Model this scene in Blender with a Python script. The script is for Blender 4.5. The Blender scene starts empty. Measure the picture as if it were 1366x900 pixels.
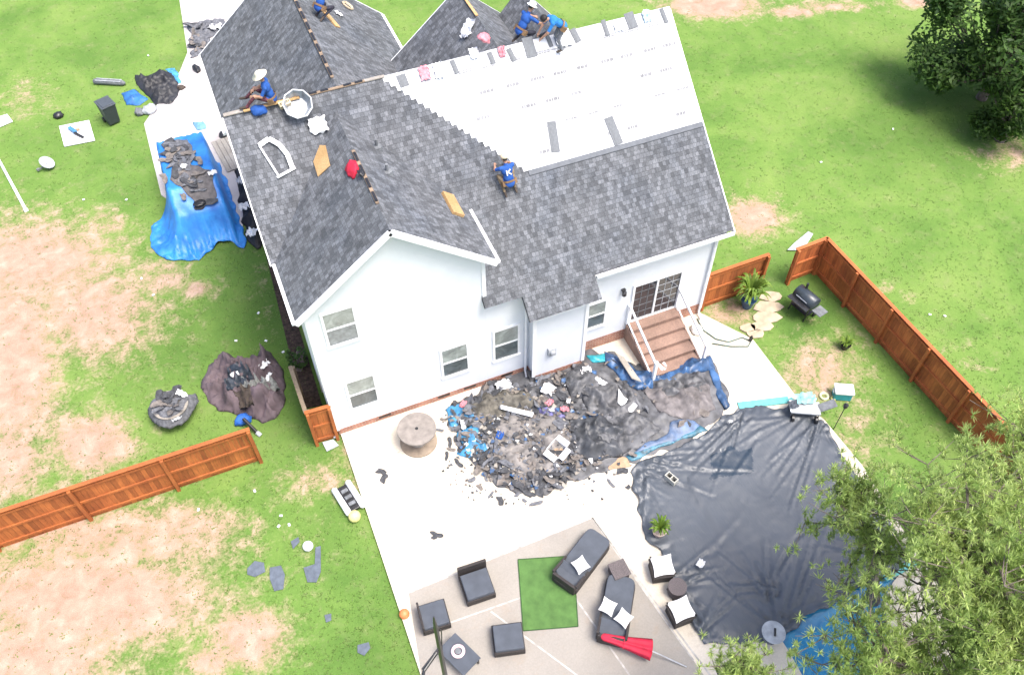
import bpy, bmesh, math, random
from mathutils import Vector, Matrix, noise
from mathutils.geometry import delaunay_2d_cdt, tessellate_polygon
random.seed(7)
C = bpy.context.scene.collection
SC = bpy.context.scene
# ------------------------------------------------------------------ camera
CAM = Vector((-0.6156, -16.352, 24.737)); F = 1176.86
pi_, ro_, ya_ = math.radians(51.886), math.radians(-.259), math.radians(22.321)
FW = Vector((math.sin(ya_)*math.cos(pi_), math.cos(ya_)*math.cos(pi_), -math.sin(pi_)))
r0 = Vector((math.cos(ya_), -math.sin(ya_), 0)); u0 = r0.cross(FW)
RT = r0*math.cos(ro_)+u0*math.sin(ro_); UP = -r0*math.sin(ro_)+u0*math.cos(ro_)
cd = bpy.data.cameras.new('camera'); cam = bpy.data.objects.new('camera', cd); C.objects.link(cam)
cd.sensor_width = 36; cd.lens = 36*F/1366; cd.clip_end = 2000; cd.clip_start = .1
cam.matrix_world = Matrix(((RT.x, UP.x, -FW.x, CAM.x), (RT.y, UP.y, -FW.y, CAM.y), (RT.z, UP.z, -FW.z, CAM.z), (0, 0, 0, 1)))
SC.camera = cam
# ------------------------------------------------------------------ light
EXPOSURE = 1.54
SUN_EL, SUN_AZ = math.radians(67), math.radians(143)      # azimuth measured clockwise from +y
w = bpy.data.worlds.new('World'); SC.world = w; w.use_nodes = True
nt = w.node_tree; bg = nt.nodes['Background']; sky = nt.nodes.new('ShaderNodeTexSky')
sky.sky_type = 'NISHITA'; sky.sun_disc = False; sky.sun_elevation = SUN_EL; sky.sun_rotation = SUN_AZ
sky.dust_density = 4.0; sky.air_density = .7; sky.ozone_density = .6
nt.links.new(sky.outputs[0], bg.inputs[0]); bg.inputs[1].default_value = .15
sd = bpy.data.lights.new('sun', 'SUN'); sun = bpy.data.objects.new('sun', sd); C.objects.link(sun)
sd.energy = 1.5; sd.angle = math.radians(24); sd.color = (1, .965, .91)
sdir = Vector((math.sin(SUN_AZ)*math.cos(SUN_EL), math.cos(SUN_AZ)*math.cos(SUN_EL), math.sin(SUN_EL)))
sun.rotation_euler = (-sdir).to_track_quat('-Z', 'Y').to_euler(); sun.location = (0, 0, 60)
SC.view_settings.view_transform = 'Standard'; SC.view_settings.look = 'None'
SC.view_settings.exposure = EXPOSURE; SC.view_settings.gamma = 1; SC.view_settings.use_curve_mapping = False

# ------------------------------------------------------------------ helpers
def ray(px, py): return (FW + RT*((px-683)/F) - UP*((py-450)/F))
def at(px, py, z=0.0):                       # measured photo point -> world point at height z
    d = ray(px, py); return CAM + d*((z-CAM.z)/d.z)
def aty(px, py, y=0.0):
    d = ray(px, py); return CAM + d*((y-CAM.y)/d.y)
def onpl(px, py, p0, n):
    d = ray(px, py); n = Vector(n); return CAM + d*((Vector(p0)-CAM).dot(n)/d.dot(n))
def pix(p):
    d = Vector(p)-CAM; z = d.dot(FW); return 683+F*d.dot(RT)/z, 450-F*d.dot(UP)/z
def N3(x, y, z=0.0): return noise.noise(Vector((x, y, z)))

def tag(o, label=None, cat=None, group=None, kind=None):
    if label: o['label'] = label
    if cat: o['category'] = cat
    if group: o['group'] = group
    if kind: o['kind'] = kind
    return o
def empty(name, loc=(0, 0, 0), rz=0, label=None, cat=None, group=None, mw=None):
    o = bpy.data.objects.new(name, None); C.objects.link(o); o.empty_display_size = .2
    o.location = loc; o.rotation_euler = (0, 0, rz)
    if mw is not None: o.matrix_world = mw
    return tag(o, label, cat, group)
def copy_tree(o, parent=None):
    c = o.copy(); C.objects.link(c)
    if parent: c.parent = parent
    for ch in list(o.children): copy_tree(ch, c)
    return c

class MB:
    def __init__(s): s.v = []; s.f = []; s.m = []; s.uv = {}
    def add(s, vs, fs, m=0):
        b = len(s.v); s.v += [tuple(v) for v in vs]
        for f in fs: s.f.append([b+i for i in f]); s.m.append(m)
        return s
    def box(s, c, d, rz=0, m=0, M=None):
        hx, hy, hz = d[0]/2, d[1]/2, d[2]/2; cs, sn = math.cos(rz), math.sin(rz)
        P = []
        for x, y, z in ((-hx,-hy,-hz),(hx,-hy,-hz),(hx,hy,-hz),(-hx,hy,-hz),(-hx,-hy,hz),(hx,-hy,hz),(hx,hy,hz),(-hx,hy,hz)):
            p = Vector((c[0]+x*cs-y*sn, c[1]+x*sn+y*cs, c[2]+z)); P.append(M @ p if M else p)
        return s.add(P, [(0,3,2,1),(4,5,6,7),(0,1,5,4),(1,2,6,5),(2,3,7,6),(3,0,4,7)], m)
    def bar(s, a, b, w, h=None, m=0, up=(0, 0, 1)):
        a = Vector(a); b = Vector(b); d = (b-a).normalized(); h = h or w
        up = Vector(up)
        if abs(d.dot(up)) > .98: up = Vector((0, 1, 0))
        x = d.cross(up).normalized()*w/2; y = x.cross(d).normalized()*h/2
        P = [a-x-y, a+x-y, a+x+y, a-x+y, b-x-y, b+x-y, b+x+y, b-x+y]
        return s.add(P, [(0,1,2,3),(7,6,5,4),(0,4,5,1),(1,5,6,2),(2,6,7,3),(3,7,4,0)], m)
    def tube(s, pts, rad, n=8, m=0, caps=True):
        pts = [Vector(p) for p in pts]; R = rad if isinstance(rad, (list, tuple)) else [rad]*len(pts)
        b = len(s.v); ref = Vector((0, 0, 1))
        for i, p in enumerate(pts):
            d = (pts[min(i+1, len(pts)-1)]-pts[max(i-1, 0)]).normalized()
            q = ref if abs(d.dot(ref)) < .95 else Vector((1, 0, 0))
            x = d.cross(q).normalized(); y = x.cross(d)
            for k in range(n):
                a = 2*math.pi*k/n; s.v.append(tuple(p+(x*math.cos(a)+y*math.sin(a))*R[i]))
        for i in range(len(pts)-1):
            for k in range(n):
                s.f.append([b+i*n+k, b+i*n+(k+1) % n, b+(i+1)*n+(k+1) % n, b+(i+1)*n+k]); s.m.append(m)
        if caps:
            s.f.append([b+k for k in range(n)][::-1]); s.m.append(m)
            s.f.append([b+(len(pts)-1)*n+k for k in range(n)]); s.m.append(m)
        return s
    def lathe(s, prof, c=(0, 0, 0), n=24, m=0, M=None, ring=False):
        if ring: prof = list(prof)+[prof[0]]
        b = len(s.v)
        for r, z in prof:
            for k in range(n):
                a = 2*math.pi*k/n; p = Vector((c[0]+r*math.cos(a), c[1]+r*math.sin(a), c[2]+z)); s.v.append(tuple(M @ p if M else p))
        for i in range(len(prof)-1):
            for k in range(n):
                s.f.append([b+i*n+k, b+i*n+(k+1) % n, b+(i+1)*n+(k+1) % n, b+(i+1)*n+k]); s.m.append(m)
        if prof[0][0] > 1e-4 and not ring: s.f.append([b+k for k in range(n)][::-1]); s.m.append(m)
        if prof[-1][0] > 1e-4 and not ring: s.f.append([b+(len(prof)-1)*n+k for k in range(n)]); s.m.append(m)
        return s
    def prism(s, poly, z0, z1, m=0):
        n = len(poly); P = [(p[0], p[1], z0) for p in poly]+[(p[0], p[1], z1) for p in poly]
        return s.add(P, [list(range(n))[::-1], list(range(n, 2*n))]+[[i, (i+1) % n, n+(i+1) % n, n+i] for i in range(n)], m)
    def extr(s, poly, off, m=0):                 # planar 3D polygon extruded by a vector
        n = len(poly); off = Vector(off); P = [Vector(p) for p in poly]; P += [p+off for p in P]
        return s.add(P, [list(range(n)), list(range(n, 2*n))[::-1]]+[[i, n+i, n+(i+1) % n, (i+1) % n] for i in range(n)], m)
    def build(s, name, mats, parent=None, smooth=False, bevel=0, uvf=None, loc=None):
        me = bpy.data.meshes.new(name); me.from_pydata(s.v, [], s.f)
        mats = mats if isinstance(mats, (list, tuple)) else [mats]
        for mm in mats: me.materials.append(mm)
        me.polygons.foreach_set('material_index', s.m)
        if smooth: me.polygons.foreach_set('use_smooth', [True]*len(me.polygons))
        if uvf:
            uv = me.uv_layers.new(name='uv')
            for l in me.loops: uv.data[l.index].uv = uvf(Vector(s.v[l.vertex_index]))
        bm = bmesh.new(); bm.from_mesh(me); bmesh.ops.recalc_face_normals(bm, faces=bm.faces); bm.to_mesh(me); bm.free()
        me.update()
        o = bpy.data.objects.new(name, me); C.objects.link(o)
        if parent: o.parent = parent
        if loc: o.location = loc
        if bevel:
            b = o.modifiers.new('b', 'BEVEL'); b.width = bevel; b.segments = 2; b.limit_method = 'ANGLE'
        return o
def top(o, loc):                                # move mesh origin of a top-level mesh to its base
    loc = Vector(loc); o.data.transform(Matrix.Translation(-loc)); o.location = loc; return o

# ------------------------------------------------------------------ materials
MATS = {}
def newmat(name):
    m = bpy.data.materials.new(name); m.use_nodes = True; return m, m.node_tree, m.node_tree.nodes['Principled BSDF']
def lk(nt, a, b): nt.links.new(a, b)
def node(nt, t, **kw):
    n = nt.nodes.new(t)
    for k, v in kw.items(): setattr(n, k, v)
    return n
def ramp(nt, fac, stops):
    r = nt.nodes.new('ShaderNodeValToRGB'); e = r.color_ramp.elements
    while len(e) < len(stops): e.new(.5)
    for el, (p, c) in zip(e, stops):
        el.position = p; el.color = (c[0], c[1], c[2], 1) if len(c) > 2 else (c[0],)*3+(1,)
    lk(nt, fac, r.inputs[0]); return r.outputs[0]
def mixc(nt, a, b, fac, mode='MIX'):
    m = nt.nodes.new('ShaderNodeMix'); m.data_type = 'RGBA'; m.blend_type = mode
    for sock, v in ((m.inputs[0], fac), (m.inputs[6], a), (m.inputs[7], b)):
        if hasattr(v, 'node'): lk(nt, v, sock)
        elif isinstance(v, (int, float)): sock.default_value = v
        else: sock.default_value = (*v, 1)
    return m.outputs[2]
def nz(nt, vec, scale, detail=4, rough=.55, dist=0):
    n = nt.nodes.new('ShaderNodeTexNoise'); n.inputs['Scale'].default_value = scale; n.inputs['Detail'].default_value = detail
    n.inputs['Roughness'].default_value = rough; n.inputs['Distortion'].default_value = dist
    if vec: lk(nt, vec, n.inputs['Vector'])
    return n.outputs['Fac']
def mat(name, col, rough=.7, var=.18, scale=6, metal=0, bump=0, bscale=30, spec=.5, col2=None, trans=0):
    if name in MATS: return MATS[name]
    m, nt, b = newmat(name); tc = node(nt, 'ShaderNodeTexCoord').outputs['Object']
    f = nz(nt, tc, scale, 5)
    c2 = col2 or tuple(max(0, c*(1-var*2)) for c in col); c1 = tuple(min(1, c*(1+var)) for c in col)
    c = ramp(nt, f, [(.3, c2), (.7, c1)]); lk(nt, c, b.inputs['Base Color'])
    b.inputs['Roughness'].default_value = rough; b.inputs['Metallic'].default_value = metal
    b.inputs['Specular IOR Level'].default_value = spec
    if bump:
        bp = node(nt, 'ShaderNodeBump'); bp.inputs['Strength'].default_value = bump; bp.inputs['Distance'].default_value = .02
        lk(nt, nz(nt, tc, bscale, 4), bp.inputs['Height']); lk(nt, bp.outputs[0], b.inputs['Normal'])
    MATS[name] = m; return m

def shingle_mat():
    m, nt, b = newmat('asphalt_shingle'); uv = node(nt, 'ShaderNodeTexCoord').outputs['UV']
    def brick(wd, ht, off, c1, c2, mc, ms, bias=0):
        n = node(nt, 'ShaderNodeTexBrick'); n.inputs['Scale'].default_value = 1; n.inputs['Brick Width'].default_value = wd
        n.inputs['Row Height'].default_value = ht; n.inputs['Mortar Size'].default_value = ms; n.inputs['Bias'].default_value = bias
        n.offset = off; n.inputs['Color1'].default_value = (*c1, 1); n.inputs['Color2'].default_value = (*c2, 1); n.inputs['Mortar'].default_value = (*mc, 1)
        lk(nt, uv, n.inputs['Vector']); return n
    a = brick(.12, .14, .37, (.078, .083, .090), (.152, .160, .174), (.066, .070, .076), .005, -.1)
    a2 = brick(.16, .29, .61, (.74,)*3, (1.28,)*3, (.97,)*3, .0)
    c = mixc(nt, a.outputs['Color'], a2.outputs['Color'], .75, 'MULTIPLY')
    f = nz(nt, uv, .55, 4, .6); c = mixc(nt, c, ramp(nt, f, [(.25, (.82, .86, .92)), (.5, (1, 1, 1)), (.75, (1.12, 1.1, 1.08))]), 1, 'MULTIPLY')
    g = nz(nt, uv, 26, 3, .7); c = mixc(nt, c, ramp(nt, g, [(.3, (.72,)*3), (.7, (1.3,)*3)]), 1, 'MULTIPLY')
    lk(nt, c, b.inputs['Base Color']); b.inputs['Roughness'].default_value = .9; b.inputs['Specular IOR Level'].default_value = .3
    bp = node(nt, 'ShaderNodeBump'); bp.inputs['Strength'].default_value = .7; bp.inputs['Distance'].default_value = .012
    lk(nt, a.outputs['Fac'], bp.inputs['Height']); bp.invert = True; lk(nt, bp.outputs[0], b.inputs['Normal'])
    return m
M_SH = shingle_mat()
def siding_mat():
    m, nt, b = newmat('white_lap_siding'); tc = node(nt, 'ShaderNodeTexCoord').outputs['Object']
    f = nz(nt, tc, .8, 5, .6); lk(nt, ramp(nt, f, [(.3, (.66, .69, .73)), (.7, (.76, .785, .81))]), b.inputs['Base Color'])
    b.inputs['Roughness'].default_value = .55
    wv = node(nt, 'ShaderNodeTexWave', bands_direction='Z', wave_profile='SAW'); wv.inputs['Scale'].default_value = math.pi/ (10*.13) *2; lk(nt, tc, wv.inputs['Vector'])
    bp = node(nt, 'ShaderNodeBump'); bp.inputs['Strength'].default_value = .35; bp.inputs['Distance'].default_value = .012
    lk(nt, wv.outputs['Fac'], bp.inputs['Height']); lk(nt, bp.outputs[0], b.inputs['Normal']); return m
M_SID = siding_mat()
def brick_mat():
    m, nt, b = newmat('red_brick'); tc = node(nt, 'ShaderNodeTexCoord').outputs['Object']
    mp = node(nt, 'ShaderNodeCombineXYZ'); sp = node(nt, 'ShaderNodeSeparateXYZ'); lk(nt, tc, sp.inputs[0])
    ad = node(nt, 'ShaderNodeMath', operation='ADD'); lk(nt, sp.outputs[0], ad.inputs[0]); lk(nt, sp.outputs[1], ad.inputs[1])
    lk(nt, ad.outputs[0], mp.inputs[0]); lk(nt, sp.outputs[2], mp.inputs[1])
    n = node(nt, 'ShaderNodeTexBrick'); n.inputs['Scale'].default_value = 1; n.inputs['Brick Width'].default_value = .22; n.inputs['Row Height'].default_value = .075
    n.inputs['Mortar Size'].default_value = .008; n.inputs['Color1'].default_value = (.25, .09, .055, 1); n.inputs['Color2'].default_value = (.36, .16, .10, 1); n.inputs['Mortar'].default_value = (.4, .33, .28, 1)
    lk(nt, mp.outputs[0], n.inputs['Vector']); f = nz(nt, tc, 3, 5)
    lk(nt, mixc(nt, n.outputs['Color'], ramp(nt, f, [(.3, (.7,)*3), (.7, (1.25,)*3)]), 1, 'MULTIPLY'), b.inputs['Base Color']); b.inputs['Roughness'].default_value = .85
    return m
M_BR = brick_mat()
def concrete_mat(name, c1, c2, stain, joints=None):
    m, nt, b = newmat(name); tc = node(nt, 'ShaderNodeTexCoord').outputs['Object']
    f = nz(nt, tc, .35, 6, .65, .4); g = nz(nt, tc, 2.4, 6, .7); h = nz(nt, tc, 22, 4, .7)
    c = ramp(nt, f, [(.32, c2), (.66, c1)])
    c = mixc(nt, c, stain, ramp(nt, g, [(.55, (0,)*3), (.75, (.55,)*3)]))
    c = mixc(nt, c, ramp(nt, h, [(.3, (.88,)*3), (.7, (1.06,)*3)]), 1, 'MULTIPLY')
    lk(nt, c, b.inputs['Base Color']); b.inputs['Roughness'].default_value = .85
    bp = node(nt, 'ShaderNodeBump'); bp.inputs['Strength'].default_value = .15; bp.inputs['Distance'].default_value = .01
    lk(nt, h, bp.inputs['Height']); lk(nt, bp.outputs[0], b.inputs['Normal']); return m
M_CON = concrete_mat('pale_concrete', (.60, .54, .45), (.52, .465, .375), (.40, .32, .22))
M_PAD = concrete_mat('beige_grey_paving', (.30, .275, .24), (.245, .225, .20), (.29, .225, .17))
M_DRV = concrete_mat('driveway_concrete', (.50, .47, .46), (.40, .37, .36), (.34, .29, .27))
def ground_mat():
    m, nt, b = newmat('grass_and_bare_soil'); tc = node(nt, 'ShaderNodeTexCoord').outputs['Object']
    at_ = node(nt, 'ShaderNodeAttribute', attribute_name='soil').outputs['Fac']
    dark_grass_and_shade = node(nt, 'ShaderNodeAttribute', attribute_name='dark_grass_and_shade').outputs['Fac']
    n1 = nz(nt, tc, .28, 6, .62, .5); n2 = nz(nt, tc, 1.6, 6, .68, .3); n3 = nz(nt, tc, 9, 5, .75); n4 = nz(nt, tc, 40, 3, .7)
    g = ramp(nt, n1, [(.3, (.078, .152, .032)), (.5, (.116, .200, .044)), (.7, (.165, .242, .062))])
    g = mixc(nt, g, (.185, .205, .09), ramp(nt, n2, [(.5, (0,)*3), (.75, (.5,)*3)]))
    g = mixc(nt, g, ramp(nt, n3, [(.25, (.86, .88, .84)), (.5, (1,)*3), (.75, (1.14, 1.12, 1.1))]), 1, 'MULTIPLY')
    g = mixc(nt, g, ramp(nt, n4, [(.3, (.86,)*3), (.7, (1.14,)*3)]), 1, 'MULTIPLY')
    g = mixc(nt, g, (.042, .088, .018), dark_grass_and_shade)  # deeper green and painted shade, both mixed into the grass colour
    s = ramp(nt, n2, [(.3, (.29, .185, .130)), (.55, (.375, .255, .190)), (.75, (.46, .345, .27))])
    s = mixc(nt, s, ramp(nt, n4, [(.3, (.72,)*3), (.7, (1.2,)*3)]), 1, 'MULTIPLY')
    straw = mixc(nt, s, (.33, .31, .16), ramp(nt, n3, [(.5, (0,)*3), (.62, (.9,)*3)]))
    # soil breaks up into tufts where the patch is thin
    su = node(nt, 'ShaderNodeMath', operation='MULTIPLY_ADD'); lk(nt, n3, su.inputs[0]); su.inputs[1].default_value = 1.15; lk(nt, at_, su.inputs[2])
    su2 = node(nt, 'ShaderNodeMath', operation='MULTIPLY_ADD'); lk(nt, n2, su2.inputs[0]); su2.inputs[1].default_value = 1.35; lk(nt, su.outputs[0], su2.inputs[2])
    k = node(nt, 'ShaderNodeMapRange'); lk(nt, su2.outputs[0], k.inputs[0]); k.inputs[1].default_value = 1.70; k.inputs[2].default_value = 2.0
    k2 = node(nt, 'ShaderNodeMapRange'); lk(nt, su2.outputs[0], k2.inputs[0]); k2.inputs[1].default_value = 1.48; k2.inputs[2].default_value = 1.85; k2.inputs[4].default_value = .7
    c = mixc(nt, g, straw, k2.outputs[0]); c = mixc(nt, c, s, k.outputs[0])
    lk(nt, c, b.inputs['Base Color']); b.inputs['Roughness'].default_value = 1; b.inputs['Specular IOR Level'].default_value = .1
    bp = node(nt, 'ShaderNodeBump'); bp.inputs['Strength'].default_value = .25; bp.inputs['Distance'].default_value = .05
    lk(nt, n3, bp.inputs['Height']); lk(nt, bp.outputs[0], b.inputs['Normal']); return m
M_GR = ground_mat()
def leafmat(name, a, c, sc=.6, v0=.6, v1=1.35):
    m, nt, b = newmat(name); tc = node(nt, 'ShaderNodeTexCoord').outputs['Object']
    gi = node(nt, 'ShaderNodeNewGeometry').outputs['Random Per Island']
    f = nz(nt, tc, sc, 3); x = mixc(nt, ramp(nt, f, [(.3, a), (.7, c)]), ramp(nt, gi, [(0, (v0, v0+.04, v0)), (1, (v1, v1, v1*.9))]), 1, 'MULTIPLY')
    lk(nt, x, b.inputs['Base Color']); b.inputs['Roughness'].default_value = .6
    tr = node(nt, 'ShaderNodeBsdfTranslucent'); lk(nt, x, tr.inputs[0]); mx = node(nt, 'ShaderNodeMixShader'); mx.inputs[0].default_value = .5
    out = nt.nodes['Material Output']; lk(nt, b.outputs[0], mx.inputs[1]); lk(nt, tr.outputs[0], mx.inputs[2]); lk(nt, mx.outputs[0], out.inputs[0]); return m
M_PINE = leafmat('pine_needles', (.31, .42, .13), (.52, .60, .24)); M_OAK = leafmat('dark_green_leaves', (.035, .085, .018), (.10, .18, .035), .5)
M_GRS = leafmat('grass_blades', (.130, .215, .048), (.190, .268, .072), .4, .9, 1.12); M_PLM = leafmat('plant_fronds', (.13, .23, .03), (.24, .34, .06), 2)
M_BARK = mat('bark', (.16, .13, .11), .95, .25, 5, bump=.6)
def wood_mat(name, a, c, ax=0):
    m, nt, b = newmat(name); tc = node(nt, 'ShaderNodeTexCoord').outputs['Object']
    f = nz(nt, tc, 1.3, 4); sp = node(nt, 'ShaderNodeMapping'); lk(nt, tc, sp.inputs[0]); sp.inputs['Scale'].default_value = (1, 1, .12)
    g = nz(nt, sp.outputs[0], 18, 5, .7)
    x = mixc(nt, ramp(nt, f, [(.3, a), (.7, c)]), ramp(nt, g, [(.3, (.72,)*3), (.7, (1.2,)*3)]), 1, 'MULTIPLY')
    gi = node(nt, 'ShaderNodeNewGeometry').outputs['Random Per Island']
    x = mixc(nt, x, ramp(nt, gi, [(0, (.68, .66, .64)), (1, (1.2, 1.24, 1.25))]), 1, 'MULTIPLY')
    lk(nt, x, b.inputs['Base Color']); b.inputs['Roughness'].default_value = .75; return m
M_FEN = wood_mat('stained_fence_wood', (.28, .075, .018), (.40, .125, .030)); M_FEN2 = wood_mat('dark_red_fence_wood', (.32, .075, .022), (.46, .14, .038))
M_STEP = wood_mat('weathered_step_boards', (.20, .125, .095), (.30, .19, .145)); M_PLY = wood_mat('osb_board', (.42, .25, .10), (.52, .34, .16)); M_GREYW = wood_mat('grey_weathered_wood', (.24, .21, .18), (.36, .33, .29))
M_WHT = mat('white_paint', (.78, .79, .80), .45, .04); M_VINYL = mat('white_plastic', (.80, .81, .82), .4, .05)
M_UND = mat('white_underlayment', (.66, .67, .68), .6, .03, 1.2); M_INK = mat('faint_grey_print', (.20, .205, .215), .7)
M_BLK = mat('black_plastic', (.018, .018, .02), .4, .2); M_BLKM = mat('black_metal', (.02, .02, .022), .35, .2, spec=.6)
M_WICK = mat('dark_wicker', (.035, .028, .026), .7, .3, 40, bump=.6, bscale=120); M_CUSH = mat('charcoal_cushion', (.070, .080, .098), .9, .1, 3); M_WCUSH = mat('white_cushion', (.70, .69, .68), .9, .05)
M_WICKB = mat('brown_grey_wicker', (.12, .10, .10), .8, .25, 40, bump=.6, bscale=120)
M_GREY = mat('grey_fabric', (.16, .17, .18), .9, .2); M_LGREY = mat('light_grey_plastic', (.38, .40, .42), .6, .15); M_METAL = mat('brushed_metal', (.45, .46, .47), .35, .1, metal=.9)
M_CLR = mat('cloudy_clear_plastic', (.30, .33, .36), .25, .25, 5)
M_RED = mat('red_fabric', (.48, .012, .04), .75, .15, 5); M_PINK = mat('pink_plastic', (.62, .22, .26), .6, .2, 9); M_ORG = mat('orange_plastic', (.75, .22, .08), .5, .1); M_YEL = mat('pale_yellow_plastic', (.68, .62, .25), .5, .1)
M_BTARP = mat('blue_tarp', (.030, .21, .52), .45, .22, 1.6, bump=.25, bscale=12, col2=(.014, .11, .40)); M_CYAN = mat('torn_cyan_tarp', (.06, .27, .50), .5, .3, 4); M_NAVY = mat('blue_black_tarp', (.040, .100, .22), .42, .4, 2.2)
def cover_mat(name, c1, c2, rough, wet=None):
    m, nt, b = newmat(name); tc = node(nt, 'ShaderNodeTexCoord').outputs['Object']
    f = nz(nt, tc, .45, 5, .6, .3); c = ramp(nt, f, [(.3, c2), (.7, c1)]); lk(nt, c, b.inputs['Base Color'])
    b.inputs['Roughness'].default_value = rough; b.inputs['Specular IOR Level'].default_value = .6
    mp = node(nt, 'ShaderNodeMapping'); lk(nt, tc, mp.inputs[0]); mp.inputs['Rotation'].default_value = (0, 0, .9); mp.inputs['Scale'].default_value = (1, .22, 1)
    bp = node(nt, 'ShaderNodeBump'); bp.inputs['Strength'].default_value = .5; bp.inputs['Distance'].default_value = .03
    lk(nt, nz(nt, mp.outputs[0], 5, 4, .6, .6), bp.inputs['Height']); lk(nt, bp.outputs[0], b.inputs['Normal']); return m
M_COV = cover_mat('black_pool_cover', (.072, .083, .098), (.054, .063, .076), .45)
M_WET = cover_mat('standing_rain_water', (.022, .036, .054), (.018, .030, .045), .35)
M_DTARP = mat('dark_grey_sheet', (.105, .107, .115), .55, .35, 2.5, bump=.5, bscale=9); M_MAUVE = mat('brown_mauve_tarp', (.115, .085, .095), .8, .25, 1.5, bump=.4, bscale=8)
M_SCR = [mat('torn_shingle_dark', (.060, .062, .068), .95, .3, 9), mat('torn_shingle_brown', (.17, .15, .135), .95, .25, 9), mat('torn_shingle_grey', (.13, .135, .15), .95, .25, 9)]
M_CARD = mat('cardboard', (.40, .27, .17), .9, .15); M_TURF = mat('artificial_turf', (.085, .18, .045), .95, .15, 3, bump=.8, bscale=150)
M_STONE = mat('pale_flagstone', (.42, .34, .24), .9, .15, 3); M_TERRA = mat('terracotta', (.42, .22, .15), .8, .15); M_BPOT = mat('blue_glazed_pot', (.02, .07, .16), .3, .2)
M_TURQ = mat('turquoise_coping', (.12, .42, .40), .5, .1); M_TEAL = mat('teal_plastic', (.03, .30, .36), .4, .1)
M_SKIN = mat('skin', (.36, .20, .13), .6, .08); M_BSH = mat('blue_shirt', (.012, .075, .30), .85, .15); M_CSH = mat('bright_blue_shirt', (.015, .16, .46), .85, .15)
M_TRO = mat('brown_work_trousers', (.20, .15, .09), .9, .25, 8); M_DTRO = mat('dark_trousers', (.03, .03, .045), .9, .2, 8); M_PLAID = mat('dark_red_trousers', (.12, .035, .05), .9, .5, 14); M_GTRO = mat('grey_trousers', (.17, .18, .20), .9, .2, 8)
M_STRAW = mat('straw', (.62, .52, .36), .85, .12, 20); M_HAIR = mat('black_hair', (.012, .010, .010), .7, .2); M_BOOT = mat('boots', (.06, .045, .035), .8, .2); M_EYE = mat('eyes', (.02, .015, .012), .4); M_LIP = mat('lips', (.28, .10, .09), .6)
def glass_mat(name, c, rough=.06):
    m, nt, b = newmat(name); tc = node(nt, 'ShaderNodeTexCoord').outputs['Object']
    f = nz(nt, tc, 2.5, 4, .6, 1); lk(nt, ramp(nt, f, [(.3, tuple(x*.6 for x in c)), (.7, tuple(x*1.35 for x in c))]), b.inputs['Base Color'])
    b.inputs['Roughness'].default_value = rough; b.inputs['Specular IOR Level'].default_value = .8; return m
M_GLD = glass_mat('dark_window_glass', (.09, .11, .115)); M_GLB = glass_mat('window_glass_with_blind', (.26, .29, .27), .2); M_GLDD = glass_mat('sliding_door_glass', (.028, .030, .036))
def water_mat():
    m, nt, b = newmat('pool_water'); tc = node(nt, 'ShaderNodeTexCoord').outputs['Object']
    f = nz(nt, tc, 2, 4, .6, 1.2); lk(nt, ramp(nt, f, [(.3, (.02, .14, .30)), (.7, (.05, .27, .44))]), b.inputs['Base Color']); b.inputs['Roughness'].default_value = .05
    bp = node(nt, 'ShaderNodeBump'); bp.inputs['Strength'].default_value = .3; bp.inputs['Distance'].default_value = .02; lk(nt, nz(nt, tc, 8, 3), bp.inputs['Height']); lk(nt, bp.outputs[0], b.inputs['Normal']); return m
M_WAT = water_mat()

# ------------------------------------------------------------------ setting: ground, patio, driveway
SOIL = [(40,350,130,62,.85),(120,415,95,70,.8),(15,480,66,140,.95),(15,610,50,60,.8),(120,590,62,42,.9),(70,560,50,30,.4),(150,720,180,52,.75),(110,800,170,70,1),(40,880,120,50,.95),(240,705,100,38,.7),
        (330,850,55,45,.9),(280,880,40,26,.8),(260,790,50,24,.6),(35,130,40,30,.4),(142,298,32,22,.6),(1005,290,38,24,.95),(950,8,64,16,1),(1058,17,36,6,.9),(1230,0,30,9,1.1),(1110,8,60,7,.7),(1095,495,62,46,.62),(1140,580,60,60,.4),
        (430,640,62,24,.55),(1350,205,50,24,.5),(215,370,44,34,.6),(265,385,28,12,.7),(1180,385,14,8,.6),(1215,400,9,7,.5),(460,610,18,26,.5),(1290,480,40,22,.3),(330,700,40,30,.4),(470,620,20,40,.4),(975,420,40,24,.6),(355,250,26,60,.8),(350,400,14,90,.2),(60,660,90,20,.5)]
DARK_GRASS_AND_SHADE = [(355,420,42,90,.75),(420,530,60,80,.55),(330,330,40,40,.6),(1300,150,120,60,.55),(1075,410,50,40,.5),(200,460,90,50,.25),(540,850,60,60,.2),(1060,380,40,40,.4),(250,200,30,100,.3),(1210,560,60,40,.3),(450,700,60,60,.15)]  # darker green grass; shade by the house and upper-right tree is painted in too
def blob(px, py, L):
    s = 0
    for cx, cy, rx, ry, a in L:
        q = ((px-cx)/rx)**2+((py-cy)/ry)**2
        if q < 4: s = max(s, a*math.exp(-q*.7))
    return s
def axis(lo, hi, st, far):
    a = []; x = lo
    while x <= hi: a.append(x); x += st
    l = [lo-d for d in (2, 6, 14, 30, 60, 120, far)][::-1]; h = [hi+d for d in (2, 6, 14, 30, 60, 120, far)]
    return l+a+h
xs = axis(-16, 44, .3, 500); ys = axis(-20, 46, .3, 500)
g = MB(); g.v = [(x, y, 0.0) for y in ys for x in xs]; nx = len(xs)
g.f = [[j*nx+i, j*nx+i+1, (j+1)*nx+i+1, (j+1)*nx+i] for j in range(len(ys)-1) for i in range(nx-1)]; g.m = [0]*len(g.f)
gr = g.build('ground', M_GR); tag(gr, kind='structure')
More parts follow.
